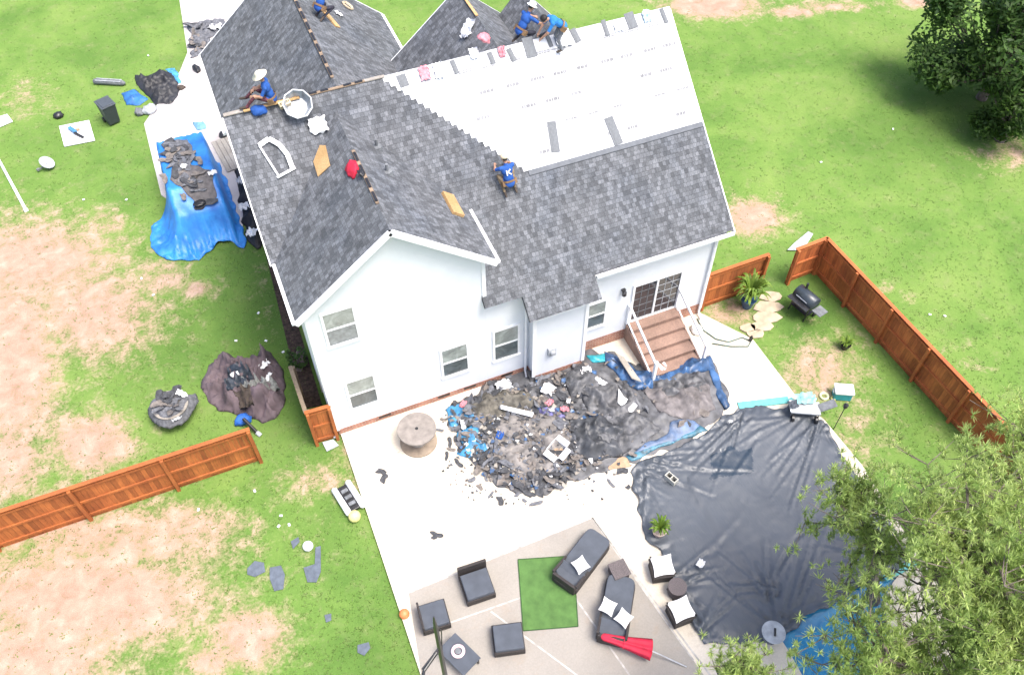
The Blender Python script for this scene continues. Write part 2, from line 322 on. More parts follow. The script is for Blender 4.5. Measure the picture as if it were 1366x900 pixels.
a1 = gr.data.attributes.new('soil', 'FLOAT', 'POINT'); a2 = gr.data.attributes.new('dark_grass_and_shade', 'FLOAT', 'POINT'); s1 = []; s2 = []
def soil_at(x, y):
    if -16 < x < 44 and -20 < y < 46:
        p = pix((x, y, 0)); return blob(p[0], p[1], SOIL), blob(p[0], p[1], DARK_GRASS_AND_SHADE)
    return .1, 0
for v in g.v:
    a, b_ = soil_at(v[0], v[1]); s1.append(a); s2.append(b_)
a1.data.foreach_set('value', s1); a2.data.foreach_set('value', s2)

def P2(lst, z=0.0): return [at(x, y, z).xy for x, y in lst]
def slab(name, poly, z0, z1, m, kind='structure', holes=None):
    b = MB(); loops = [[Vector((p[0], p[1], z1)) for p in poly]]+[[Vector((p[0], p[1], z1)) for p in h] for h in (holes or [])]
    flat = [p for l in loops for p in l]; b.add(flat, tessellate_polygon(loops))
    for l in loops:
        n = len(l); b.add(list(l)+[Vector((p.x, p.y, z0)) for p in l], [[i, (i+1) % n, n+(i+1) % n, n+i] for i in range(n)])
    o = b.build(name, m); tag(o, kind=kind); return o
def inpoly(x, y, poly):
    c = False; n = len(poly)
    for i in range(n):
        a = poly[i]; b = poly[i-1]
        if (a[1] > y) != (b[1] > y) and x < (b[0]-a[0])*(y-a[1])/(b[1]-a[1])+a[0]: c = not c
    return c
pool_px = [(935,590),(1056,541),(1130,640),(1212,752),(1192,775),(1178,800),(1186,840),(1230,980),(1120,990),(1052,868),(1040,850),(962,846),(905,740),(870,650)]
patio_px = [(457,590),(700,504),(935,424),(1004,452),(1062,528),(1100,560),(1150,620),(1225,738),(1250,775),(1262,850),(1300,1000),(1250,1100),(640,1100),(563,905),(510,745)]
POOL = P2(pool_px, .08); PATIO = [Vector((0.02, .01)), Vector((13.42, .01))]+P2(patio_px[3:-2], .1)+[at(563, 905, .1).xy, at(510, 745, .1).xy]
slab('patio', PATIO, -.05, .10, M_CON, holes=[POOL])
slab('pool_water', [p+(p-Vector((11, -8))).normalized()*.02 for p in POOL], -.02, .02, M_WAT)
pad_px = [(545,790),(790,690),(925,880),(960,930),(1000,1100),(640,1100),(562,900)]
pad = slab('paved_pad', P2(pad_px, .104), .10, .106, M_PAD)
# joint lines of the pad, slightly raised pale strips
b = MB()
for a, c in (((545,790),(790,690)),((790,690),(925,880)),((586,835),(770,770)),((655,815),(905,1000)),((745,765),(840,900)),((790,690),(1045,1030))):
    b.bar(at(*a, .108), at(*c, .108), .05, .004)
for a, c in (((470,625),(760,520)),((640,655),(545,790)),((790,690),(690,560)),((1062,528),(800,620))): b.bar(at(*a, .102), at(*c, .102), .02, .003)
tag(b.build('paving_joint', mat('pale_joint', (.42, .40, .37), .9)), kind='structure')
drv_px = [(230,-60),(345,-60),(360,60),(330,200),(322,330),(215,260),(192,165),(240,95),(250,70)]
DRV = P2(drv_px, .04); slab('driveway', DRV, -.05, .04, M_DRV)
bed = P2([(350,262),(372,350),(430,540),(404,545),(345,300),(318,262)], .02); slab('planting_bed', bed, -.02, .015, mat('dark_mulch', (.055, .035, .025), 1, .4, 9))

# grass blades as one mass
gv = []; gf = []
HOUSE = [(-.4, 0), (13.4, 0), (13.4, 11), (5.9, 12.6), (-.4, 12.6)]
rnd = random.Random(3); cnt = 0
while cnt < 30000:
    px_, py_ = rnd.uniform(-20, 1386), rnd.uniform(-10, 915); p = at(px_, py_)
    cnt += 1
    sl, lu = soil_at(p.x, p.y)
    if rnd.random() < sl*.95 or inpoly(p.x, p.y, PATIO) or inpoly(p.x, p.y, DRV) or inpoly(p.x, p.y, HOUSE): continue
    for k in range(3):
        a = rnd.uniform(0, 6.28); h = rnd.uniform(.015, .04); wd = rnd.uniform(.012, .028); ox, oy = rnd.gauss(0, .04), rnd.gauss(0, .04)
        dx, dy = math.cos(a)*wd, math.sin(a)*wd; lx, ly = rnd.gauss(0, .04), rnd.gauss(0, .04); bi = len(gv)
        gv += [(p.x+ox-dx, p.y+oy-dy, 0), (p.x+ox+dx, p.y+oy+dy, 0), (p.x+ox+lx, p.y+oy+ly, h)]; gf.append((bi, bi+1, bi+2))
me = bpy.data.meshes.new('grass'); me.from_pydata(gv, [], gf); me.materials.append(M_GRS); o = bpy.data.objects.new('grass', me); C.objects.link(o)
tag(o, 'short green lawn grass growing around the house and patio', 'grass', kind='stuff')

# ------------------------------------------------------------------ house
E1, E2, HR, H, XA, PM, PR = 4.44, 6.39, 8.74, 9.145, 2.605, .83, .806
YR = 5.36; XM = -.43; XE = 13.73; T = .16
YL = (E2-E1)/PM-.31; YM = (HR-E1)/PM-.31
house = empty('house', (0, 0, 0), 0, 'white two storey house with dark shingle roof, half of it stripped to white underlayment', 'house')
def roofplane(name, poly, ux, m=M_SH, th=T, parent=None):
    P = [Vector(p) for p in poly]; ux = Vector(ux).normalized()
    n = Vector((0, 0, 0))
    for i in range(len(P)):
        a, c = P[i], P[(i+1) % len(P)]; n += a.cross(c)
    n.normalize(); n = n if n.z > 0 else -n
    vx = n.cross(ux)
    b = MB(); b.extr(P, -n*th)
    return b.build(name, m, parent or house, uvf=lambda p: (p.dot(ux)+20, p.dot(vx)+20))
mainroof = roofplane('roof', [(XM, YL, E2), (5.12, YL, E2), (5.12, -.31, E1), (6.33, -.31, E1), (6.33, -.93, E1-.62*PM), (8.75, -.93, E1-.62*PM), (8.75, -.31, E1), (XE, -.31, E1), (XE, YR, H), (XM, YR, H)], (1, 0, 0))
nr = roofplane('roof', [(XM, YR+.004, H), (XE, YR+.004, H), (XE, 11.03, E1), (6.2, 11.03, E1), (6.2, 8.7, H-(8.7-YR)*PM), (XM, 8.7, H-(8.7-YR)*PM)], (1, 0, 0))
XL = -.31; XR_ = 2*XA+.31
roofplane('roof', [(XL, -.31, E2), (XA-.003, -.31, HR), (XA-.003, YM+.3, HR), (XL, YL+.15, E2)], (0, 1, 0))
roofplane('roof', [(XR_, -.31, E2), (XA+.003, -.31, HR), (XA+.003, YM+.3, HR), (XR_, YL+.15, E2)], (0, 1, 0))
GX = 2.88; GH = 9.13; GE = 6.36; gl, grr = GX-(GH-GE)/PM, GX+(GH-GE)/PM
roofplane('roof', [(gl, 8.55, GE), (GX-.003, 5.4, GH), (GX-.003, 13.0, GH), (gl, 13.0, GE)], (0, 1, 0))
roofplane('roof', [(grr, 8.7, GE), (GX+.003, 5.4, GH), (GX+.003, 13.0, GH), (grr, 13.0, GE)], (0, 1, 0))
roofplane('roof', [(7.95, 5.5, 9.09), (7.95, 9.1, 9.09), (4.75, 9.1, 9.09-3.2*.84), (4.75, 8.2, 9.09-3.2*.84)], (0, 1, 0))
roofplane('roof', [(7.955, 5.5, 9.09), (7.955, 9.1, 9.09), (11.15, 9.1, 9.09-3.2*.84), (11.15, 8.2, 9.09-3.2*.84)], (0, 1, 0))
roofplane('roof', [(10.0, 5.6, 8.85), (10.0, 8.7, 8.85), (12.6, 8.7, 8.85-2.6*1.08), (12.6, 8.0, 8.85-2.6*1.08)], (0, 1, 0))
roofplane('roof', [(9.995, 5.6, 8.85), (9.995, 8.7, 8.85), (8.2, 8.7, 8.85-1.8*1.08), (8.2, 8.0, 8.85-1.8*1.08)], (0, 1, 0))

def wallmesh(poly, off, name='wall', m=M_SID):
    b = MB(); b.extr(poly, off); return b.build(name, m, house)
F0 = .35
wallmesh([(0, 0, F0), (5.21, 0, F0), (5.21, 0, E2+.08), (XA, 0, HR-.17), (0, 0, E2+.08)], (0, 5.3, 0))
wallmesh([(5.212, 0, F0), (5.212, 10.7, F0), (5.212, 10.7, E1+.05), (5.212, YR, H-.25), (5.212, 0, E1+.06)], (8.19, 0, 0))
wallmesh([(.01, YL+.1, E2-.2), (.01, 8.6, E2-.2), (.01, YR, H-.28)], (5.1, 0, 0))
wallmesh([(-.15, 5.302, F0), (5.9, 5.302, F0), (5.9, 5.302, GE+.12), (GX, 5.302, GH-.3), (-.15, 5.302, GE+.12)], (0, 7.3, 0))
b = MB(); b.extr([(7.95-2.9, 8.9, 2), (7.95+2.9, 8.9, 2), (7.95+2.9, 8.9, 6.5), (7.95, 8.9, 8.85), (7.95-2.9, 8.9, 6.5)], (0, -3, 0)); b.build('wall', M_SID, house)
b = MB(); b.box((9.0, 9.9, 1.2), (7.6, 2.6, 2.1)); b.build('wall', M_SID, house)
BX0, BX1, BY = 6.68, 8.5, -.49
wallmesh([(BX0, BY, F0), (BX1, BY, F0), (BX1, BY, 3.98), (BX0, BY, 3.98)], (0, .5, 0))
b = MB(); b.box((BX0+.9, BY-.2, 3.86), (BX1-BX0+.3, .42, .03)); b.build('soffit', M_WHT, house)
# brick foundation, slightly proud
b = MB(); b.box((3.34, .02, .17), (6.66, .06, .36)); b.box((11.0, .02, .3), (4.8, .06, .62)); b.box((BX0+.9, BY+.02, .16), (BX1-BX0-.02, .06, .38)); b.box((BX0+.01, -.22, .16), (.06, .5, .38)); b.box((BX1-.01, -.22, .16), (.06, .5, .38))
b.box((.0, 2.6, .17), (.06, 5.2, .36)); b.box((13.38, 5.3, .2), (.06, 10.7, .42)); b.box((-.13, 8.9, .17), (.06, 7.3, .36))
b.build('foundation', M_BR, house)
for xx in (1.55, 3.62, 4.55, 5.9):
    b = MB(); b.box((xx, -.015, .28), (.42, .02, .09)); b.build('foundation_vent', M_BLK, house)
# trim, fascia, gutters, corners
def fas(a, c, w=.035, h=.17, dz=-.11, dx=(0, 0)):
    b = MB(); a = Vector(a)+Vector((dx[0], dx[1], dz)); c = Vector(c)+Vector((dx[0], dx[1], dz)); b.bar(a, c, w, h); b.build('fascia', M_WHT, house)
fas((XL-.02, -.335, E2), (XA, -.335, HR+.02), h=.20); fas((XR_+.02, -.335, E2), (XA, -.335, HR+.02), h=.20)
fas((XM-.025, YL, E2), (XM-.025, YR, H+.02)); fas((XE+.025, -.31, E1), (XE+.025, YR, H+.02)); fas((gl-.02, 13.02, GE), (GX, 13.02, GH)); fas((grr+.02, 13.02, GE), (GX, 13.02, GH))
fas((4.75, 9.12, 6.4), (7.95, 9.12, 9.09)); fas((11.15, 9.12, 6.4), (7.95, 9.12, 9.09)); fas((12.6, 8.72, 8.85-2.6*1.08), (10.0, 8.72, 8.85))
def gut(a, c, name='gutter'):
    b = MB(); a = Vector(a); c = Vector(c); b.bar(a, c, .10, .09); b.build(name, M_WHT, house)
gut((XL-.06, -.30, E2-.10), (XL-.06, YL+.05, E2-.10)); gut((XR_+.06, -.30, E2-.10), (XR_+.06, YL-.05, E2-.10))
gut((8.8, -.37, E1-.10), (XE, -.37, E1-.10)); gut((gl-.06, 8.4, GE-.1), (gl-.06, 13.0, GE-.1)); gut((grr+.06, 9.3, GE-.1), (grr+.06, 13.0, GE-.1))
b = MB(); b.extr([(8.78, -.33, E1-.16), (8.78, -.01, E1-.16), (13.55, -.01, E1-.16), (13.55, -.33, E1-.16)], (0, 0, .03)); b.build('soffit', M_WHT, house)
for a, c in (((-.025, -.012, F0), (-.025, -.012, E2)), ((5.20, -.012, 4.2), (5.20, -.012, E2)), ((13.41, -.012, F0), (13.41, -.012, E1-.2)), ((BX0-.01, BY-.012, F0), (BX0-.01, BY-.012, 3.9)), ((BX1, BY-.012, F0), (BX1, BY-.012, 3.9))):
    b = MB(); b.bar(a, c, .12, .05, up=(0, 1, 0)); b.build('corner_trim', M_WHT, house)
def spout(pts):
    b = MB(); b.tube(pts, .045, 6); b.build('downspout', M_WHT, house)
spout([(6.5, -.35, 4.2), (6.55, -.08, 3.9), (6.55, -.08, .25), (6.5, -.3, .16)]); spout([(XM+.2, 2.0, 6.25), (-.08, 1.7, 5.9), (-.08, 1.7, .3)])
spout([(13.35, -.35, 4.3), (13.34, -.09, 4.0), (13.34, -.09, .25), (13.3, -.35, .16)]); spout([(-.33, .3, 6.2), (-.08, .3, 5.9), (-.08, .3, .2), (-.2, -.1, .12)])
# ridge vent slots cut open along the ridges, with bare sheathing edges
def slotline(a, c, k, n, dark=.06):
    a = Vector(a); c = Vector(c); b = MB(); b.bar(a, c, .095, .03); o = b.build('ridge_sheathing', mat('brown_sheathing_edge', (.26, .19, .13), .9, .2), house)
    for i in range(n):
        t0 = (i+.12)/n; t1 = (i+.80)/n
        if i % k == k-1: continue
        b = MB(); b.bar(a.lerp(c, t0)+Vector((0, 0, .022)), a.lerp(c, t1)+Vector((0, 0, .022)), .075, .03); b.build('vent_slot', M_BLK, house)
slotline((.35, YR, H+.012), (1.55, YR, H+.012), 9, 2); slotline((2.0, YR, H+.012), (3.7, YR, H+.012), 3, 5)
slotline((GX, 5.9, GH+.02), (GX, 12.9, GH+.02), 8, 11); slotline((XA, .7, HR+.02), (XA, 3.0, HR+.02), 9, 4)
b = MB(); b.bar((7.95, 7.3, 9.12), (7.95, 9.0, 9.12), .09, .03); b.build('ridge_sheathing', M_PLY, house)
b = MB(); b.bar((XM+.02, YR, H+.015), (.35, YR, H+.015), .14, .03); b.build('ridge_sheathing', M_GREYW, house); b = MB(); b.bar((3.7, YR, H+.015), (4.3, YR, H+.015), .12, .03); b.build('ridge_sheathing', M_GREYW, house)
# pale course lines just below the rest of the ridge (starter caps)
# windows -------------------------------------------------
def window(x0, x1, z0, z1, y, topm, botm):
    y -= .015; w_ = x1-x0; zm = (z0+z1)/2
    fr = MB()
    t = .075
    fr.box(((x0+x1)/2, y, z1+t/2), (w_+2*t, .05, t)); fr.box(((x0+x1)/2, y-.015, z0-t/2), (w_+2*t+.06, .09, t)); fr.box((x0-t/2, y, zm), (t, .05, z1-z0)); fr.box((x1+t/2, y, zm), (t, .05, z1-z0))
    f = fr.build('window', M_WHT, house)
    b = MB(); b.box(((x0+x1)/2, y-.004, zm), (w_-.002, .045, .055)); b.build('meeting_rail', M_WHT, f)
    for zz0, zz1, mm in ((zm+.03, z1, topm), (z0, zm-.03, botm)):
        b = MB(); b.box(((x0+x1)/2, y+.004, (zz0+zz1)/2), (w_-.004, .02, zz1-zz0-.004)); p = b.build('pane', mm, f)
    return f
window(.43, 1.27, 4.60, 5.97, 0, M_GLB, mat('blind_glass_lower', (.22, .24, .245), .2, .2)); window(.60, 1.43, 1.27, 2.64, 0, M_GLB, M_GLD)
window(3.70, 4.52, 1.33, 2.69, 0, M_GLB, M_GLD); window(5.49, 6.29, 1.30, 2.78, 0, M_GLB, M_GLD); window(8.72, 9.45, 1.36, 2.56, 0, M_GLB, M_GLD)
# sliding door
fr = MB(); X0, X1, Z0, Z1 = 10.52, 12.26, 1.0, 2.78
for c_, d_ in (((11.39, -.02, Z1+.04), (1.9, .07, .08)), ((11.39, -.02, Z0-.03), (1.9, .09, .06)), ((X0-.04, -.02, 1.89), (.08, .07, 1.78)), ((X1+.04, -.02, 1.89), (.08, .07, 1.78)), ((11.37, -.025, 1.89), (.07, .06, 1.76))): fr.box(c_, d_)
dr = fr.build('sliding_door', M_WHT, house)
for x0, x1, mm in ((X0+.002, 11.33, M_GLDD), (11.41, X1-.002, M_GLDD)):
    b = MB(); b.box(((x0+x1)/2, -.008, 1.89), (x1-x0, .02, 1.77)); p = b.build('pane', mm, dr)
    b = MB()
    for k in range(1, 3): b.box((x0+(x1-x0)*k/3, -.022, 1.89), (.018, .012, 1.76))
    for k in range(1, 5): b.box(((x0+x1)/2, -.0225, Z0+1.78*k/5), (x1-x0, .010, .018))
    b.build('grille', M_GREY if x0 < 11 else M_LGREY, dr)
# lamp, meter box, light
b = MB(); p = aty(832, 387, -.06); b.box((p.x, -.05, p.z), (.14, .1, .05)); b.lathe([(.05, -.22), (.08, -.18), (.08, -.04), (.03, 0)], (p.x, -.13, p.z), 8); b.build('wall_lamp', M_BLKM, house)
b = MB(); p = aty(735, 467, BY); b.box((p.x, BY-.06, p.z), (.26, .12, .36)); b.lathe([(.09, 0), (.09, .07), (.05, .1)], (0, 0, 0), 12, M=Matrix.Translation((p.x, BY-.12, p.z+.05)) @ Matrix.Rotation(math.pi/2, 4, 'X')); b.build('electric_meter', M_LGREY, house)
# steps ---------------------------------------------------
st = None
bs = MB()
SX0, SX1 = 10.42, 12.28
for i in range(5):
    y1 = -.04-i*.40; z = .93-i*.165
    b = MB(); b.box(((SX0+SX1)/2, y1-.2, z), (SX1-SX0, .40, .045)); tr = b.build('step', M_STEP, house)
    b = MB(); b.box(((SX0+SX1)/2, y1-.385, z-.10), (SX1-SX0-.08, .02, .13)); b.build('riser', M_STEP, tr)
for xx in (SX0-.03, SX1+.03):
    b = MB(); b.extr([(xx-.02, -.03, .9), (xx-.02, -2.05, .22), (xx-.02, -2.05, .11), (xx-.02, -.03, .11)], (.04, 0, 0)); b.build('stair_stringer', M_BR if 0 else M_STEP, house)
    for dy, s_ in ((0, 1),):
        b = MB(); b.bar((xx, -.06, 1.9), (xx, -2.12, 1.12), .055, .09); b.build('handrail', M_WHT, house)
        b = MB(); b.bar((xx, -.06, 1.08), (xx, -2.1, .3), .04, .05); b.build('bottom_rail', M_WHT, house)
        b = MB(); b.box((xx, -2.13, .66), (.10, .10, 1.12)); b.box((xx, -2.13, 1.24), (.13, .13, .04)); b.build('railing_post', M_WHT, house)
        b = MB(); b.box((xx, -.05, 1.45), (.09, .09, 1.0)); b.build('railing_post', M_WHT, house)

# underlayment on the main slope, stepped along the laid shingles
nM = Vector((0, -PM, 1)).normalized(); vM = Vector((0, 1, PM)).normalized()
def onroof(x, y, up=0.0): return Vector((x, y, E1+(y+.31)*PM)) + nM*up
def ms(px, py, up=0.0): return onpl(px, py, onroof(0, 0, up), nM)
pts = []; n = 22
L0, L1 = Vector((4.22, 5.36)), Vector((7.66, 2.47))
for i in range(n):
    a = L0.lerp(L1, i/n); c = L0.lerp(L1, (i+1)/n); pts += [(a.x, a.y), (a.x+.02, c.y)]
pts += [(7.66, 2.47), (XE+.02, 2.47), (XE+.02, YR)]
b = MB(); b.extr([onroof(x, y, .022) for x, y in pts], -nM*.018)
b.extr([(4.22, YR+.002, H+.026), (XE+.02, YR+.002, H+.026), (XE+.02, YR+.35, H+.026-.35*PM), (4.22, YR+.35, H+.026-.35*PM)], (0, 0, -.02))
UB = b
# faint printed marks, laps and nail caps on the underlayment
b = UB; rnd = random.Random(5)
for r_ in range(5):
    y = 2.75+r_*.56
    for k in range(14):
        x = 5.0+k*.78+(r_ % 2)*.4+rnd.uniform(-.1, .1)
        if x > XE-.5 or x < 4.6+(5.36-y)*1.25 or rnd.random() < .25: continue
        w_ = 0; L_ = rnd.uniform(.30, .46)
        while w_ < L_:
            g_ = rnd.uniform(.05, .13); b.extr([onroof(x+w_, y, .026), onroof(x+w_+g_, y+.004, .026), onroof(x+w_+g_+.01, y+.085, .026), onroof(x+w_+.01, y+.08, .026)], -nM*.003, 1); w_ += g_+.012
for y in (3.32, 4.17, 5.02):
    x0 = 4.25+(5.36-y)*1.22; b.extr([onroof(x0, y, .0275), onroof(XE, y, .0275), onroof(XE, y+.03, .0275), onroof(x0, y+.03, .0275)], -nM*.004, 2)
for x, y0 in ((9.7, 2.5), (11.9, 2.5)): b.extr([onroof(x, y0, .0285), onroof(x+.03, y0, .0285), onroof(x+.03, 5.3, .0285), onroof(x, 5.3, .0285)], -nM*.004, 2)
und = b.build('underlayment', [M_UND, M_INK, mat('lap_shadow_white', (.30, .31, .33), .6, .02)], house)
b = MB(); b.extr([onroof(7.66, 2.35, .03), onroof(XE, 2.35, .03), onroof(XE, 2.47, .03), onroof(7.66, 2.47, .03)], -nM*.03); b.build('starter_course', mat('starter_strip', (.13, .14, .155), .9, .1), house)
# roof vents pipes
nR = Vector((PR, 0, 1)).normalized(); nL = Vector((-PR, 0, 1)).normalized()
def rs(px, py): return onpl(px, py, (XA, 0, HR), nR)
def ls(px, py): return onpl(px, py, (XA, 0, HR), nL)
for px_, py_ in ((517, 230), (503, 197)):
    p = rs(px_, py_); b = MB(); b.lathe([(.14, -.12), (.14, .06), (.05, .09), (.045, .30), (.03, .30)], p, 14); b.build('vent_pipe', M_GREY, house)

# ------------------------------------------------------------------ things on the roof
def frame_at(p, n, rot=0):
    n = Vector(n).normalized(); x = Vector((1, 0, 0)); x = (x-n*x.dot(n)).normalized(); y = n.cross(x)
    return Matrix.Translation(p) @ Matrix(((x.x, y.x, n.x, 0), (x.y, y.y, n.y, 0), (x.z, y.z, n.z, 0), (0, 0, 0, 1))) @ Matrix.Rotation(rot, 4, 'Z')
def put(o, M_): o.matrix_world = M_; return o
def sheet(name, m, w_, d_, amp, seed, M_, label, cat, group=None, parent=None, nx=12, cut=.25, base=.03):
    b = MB(); V = []; rn = random.Random(seed)
    for j in range(nx+1):
        for i in range(nx+1):
            u, v = i/nx-.5, j/nx-.5
            k = 1-cut*(.5+.5*math.sin(9*math.atan2(v, u)+seed))*(u*u+v*v)*2
            z = base+amp*(N3(u*4+seed, v*4, seed)+.5*N3(u*11+seed, v*11, 3)); z = max(z+amp*.4, .008)
            V.append((u*w_*k, v*d_*k, z))
    b.add(V, [(j*(nx+1)+i, j*(nx+1)+i+1, (j+1)*(nx+1)+i+1, (j+1)*(nx+1)+i) for j in range(nx) for i in range(nx)])
    o = b.build(name, m, parent, smooth=True)
    if M_ is not None: o.matrix_world = M_
    if label: tag(o, label, cat, group)
    return o
def lump(name, m, size, seed, M_, label, cat, group=None, amp=.35, sub=3):
    bm = bmesh.new(); bmesh.ops.create_icosphere(bm, subdivisions=sub, radius=1)
    for v in bm.verts:
        d = 1+amp*(N3(v.co.x*1.5+seed, v.co.y*1.5, v.co.z*1.5)+.6*N3(v.co.x*4+seed, v.co.y*4, v.co.z*4)); v.co = v.co*d
        v.co = Vector((v.co.x*size[0], v.co.y*size[1], max(0, v.co.z*size[2]+size[2]*.55)))
    me = bpy.data.meshes.new(name); bm.to_mesh(me); bm.free(); me.materials.append(m); me.polygons.foreach_set('use_smooth', [True]*len(me.polygons))
    o = bpy.data.objects.new(name, me); C.objects.link(o); o.matrix_world = M_
    return tag(o, label, cat, group)
def simple(name, b, m, M_, label, cat, group=None, **kw):
    o = b.build(name, m, **kw); o.matrix_world = M_; return tag(o, label, cat, group)

# OSB boards
b = MB(); b.add([(-.28, -.48, 0), (.22, -.5, 0), (.3, .3, 0), (.12, .5, 0), (-.26, .42, 0), (-.28, -.48, .02), (.22, -.5, .02), (.3, .3, .02), (.12, .5, .02), (-.26, .42, .02)], [(0,1,2,3,4), (9,8,7,6,5)]+[(i, (i+1) % 5, 5+(i+1) % 5, 5+i) for i in range(5)])
simple('wood_board', b, M_PLY, frame_at(ls(429, 213), nL, -.05) @ Matrix.Translation((0, 0, .02)), 'tan sheathing board lying on the left slope of the rear gable', 'board')
b = MB(); b.box((0, 0, .05), (.42, .95, .10))
simple('wood_board', b, M_PLY, frame_at(rs(603, 274), nR, .0) @ Matrix.Translation((0, 0, .0)), 'stack of tan boards near the right eave of the rear gable', 'board', bevel=.01)
# curved white gutter piece
t = empty('gutter_offcut', mw=frame_at(ms(369, 212), nM, .1) @ Matrix.Translation((0, 0, .02)), label='bent white metal gutter offcut framing a strip on the left roof slope', cat='gutter piece')
b = MB(); pts = [(-.30, .50, .05), (.02, .58, .05), (.22, .34, .05), (.32, 0, .05), (.30, -.42, .05)]
for i in range(4): b.bar(pts[i], pts[i+1], .13, .07)
b.build('trough', M_VINYL, t)
b = MB(); b.bar((-.30, .50, .03), (-.14, -.5, .03), .05, .05); b.bar((-.2, -.5, .03), (.38, -.42, .03), .07, .06); b.build('flange', M_VINYL, t)
sheet('plastic_bag', M_UND, .55, .5, .16, 4, frame_at(ms(424, 168), nM), 'white plastic bag with a red corner lying near the ridge', 'bag')
# clear tub
t = empty('clear_tub', mw=frame_at(ms(397, 143), nM, .2), label='large cloudy clear plastic tub standing just below the ridge', cat='tub')
b = MB(); b.lathe([(.30, .0), (.40, .32), (.42, .33), (.43, .35), (.39, .35), (.37, .30), (.28, .04), (.0, .035)], (0, 0, 0), 9); b.build('body', M_CLR, t)
b = MB(); b.lathe([(.40, .335), (.43, .335), (.43, .375), (.39, .375)], (0, 0, 0), 9, ring=True); b.build('rim', M_LGREY, t)
lump('red_cloth', M_RED, (.22, .30, .09), 6, frame_at(ls(471, 226), nL), 'crumpled red cloth beside the open rear gable ridge', 'cloth')
lump('tool_pouch', M_BLK, (.10, .12, .05), 8, frame_at(rs(481, 232), nR), 'small black pouch next to the red cloth on the gable ridge', 'pouch')
# shingle strips around the ridge
def strip(px, py, wd, ln, rot, lab, lift=.03, dy=0):
    b = MB(); b.box((0, 0, .012), (wd, ln, .018)); b.box((-wd*.25, 0, .024), (.012, ln*.98, .006)); 
    p = ms(px, py); return simple('shingle_strip', b, mat('grey_shingle_strip', (.15, .16, .17), .9, .1, 20), frame_at(p, nM, rot) @ Matrix.Translation((0, 0, lift)), lab, 'shingle')
strip(738, 183, .28, .95, -.16, 'upright grey shingle strip, left of the two low on the white underlayment')
strip(818, 175, .30, .90, .10, 'slanted grey shingle strip, right of the two low on the white underlayment')
rs_spots = [(537,108,.28,.36,.1,'grey shingle at the far left tip of the white underlayment by the ridge'),(606,90,.15,.42,.1,'narrow grey shingle at the ridge right of the white wrapper'),(655,78,.16,.36,.1,'grey shingle at the ridge left of the pink striped wrapper'),
            (682,74,.16,.42,.2,'grey shingle at the ridge right of the pink striped wrapper'),(706,64,.34,.62,0,'wide grey shingle at the ridge below the two crouching roofers'),(732,55,.13,.40,.1,'grey shingle at the ridge right of the roofer in bright blue'),
            (767,48,.20,.44,.2,'grey shingle at the ridge right of the white sheet'),(807,38,.15,.50,.05,'lone narrow grey shingle in the middle of the right part of the ridge'),(841,28,.32,.50,.1,'wide bluish grey shingle at the ridge left of the pale blue wrapper'),(885,22,.14,.48,.1,'grey shingle at the far right end of the ridge')]
for px_, py_, a, c, r_, lb in rs_spots: strip(px_, py_, a, c, r_, lb)
for px_, py_, w_, d_, mm, sd_, lb in ((566,98,.34,.45,M_PINK,1,'pink and white torn wrapper near the left tip of the underlayment'),(585,95,.30,.5,M_UND,2,'white crumpled wrapper right of the pink one near the left end of the ridge'),(632,72,.30,.35,M_UND,3,'white wrapper at the ridge left of the pink striped wrapper'),
        (669,70,.24,.34,M_PINK,4,'pink striped wrapper at the ridge between two grey shingles'),(750,52,.5,.55,M_UND,5,'large white sheet bundled at the ridge right of the roofers'),(862,22,.30,.40,mat('pale_blue_film', (.45, .60, .72), .5),6,'pale blue wrapper near the right end of the ridge'),(825,36,.34,.3,M_UND,7,'white film scrap left of the wide bluish shingle at the ridge')):
    sheet('shingle_wrapper', mm, w_, d_, .10, sd_, frame_at(ms(px_, py_, .03), nM), lb, 'wrapper')
nG2 = Vector((-.84, 0, 1)).normalized(); nG2r = Vector((.84, 0, 1)).normalized()
def g2(px, py): return onpl(px, py, (7.95, 0, 9.09), nG2)
def g2r(px, py): return onpl(px, py, (7.95, 0, 9.09), nG2r)
sheet('plastic_bag', M_UND, .7, .45, .16, 11, frame_at(g2(626, 40), nG2, .5), 'long white bag lying on the left slope of the middle front gable', 'bag')
lump('red_bag', M_PINK, (.28, .18, .14), 12, frame_at(g2r(644, 54), nG2r, .5), 'crumpled pinkish red bag right of the middle front gable ridge', 'bag')
nGR = Vector((PM, 0, 1)).normalized(); nGL = Vector((-PM, 0, 1)).normalized()
def gR(px, py): return onpl(px, py, (GX, 0, GH), nGR)
def gL(px, py): return onpl(px, py, (GX, 0, GH), nGL)
b = MB(); b.box((0, 0, .03), (.22, 1.2, .04)); simple('wood_plank', b, M_PLY, frame_at(gR(437, 22), nGR, .35) @ Matrix.Translation((0, 0, .0)), 'tan plank below the roofer at the top of the photo', 'plank')
b = MB(); b.bar((.15, YR-.08, H+.06), (1.75, YR-.08, H+.06), .10, .04); o = b.build('wood_plank', M_PLY); tag(o, 'long thin plank along the left ridge under the straw hatted roofer', 'plank'); top(o, (.15, YR-.08, H+.04))
b = MB()
for k in range(5): b.tube([(math.cos(a/12*6.283)*(.17+.012*k), math.sin(a/12*6.283)*(.17+.012*k), .03+.02*(k % 3)) for a in range(13)], .012, 5)
simple('hose_coil', b, M_STRAW, frame_at(gR(463, 9), nGR), 'coil of tan air hose on the garage roof slope near the top edge', 'hose')
sheet('plastic_bag', M_UND, .3, .22, .07, 14, frame_at(gR(451, 20), nGR), 'small white bag beside the hose coil on the garage roof', 'bag')

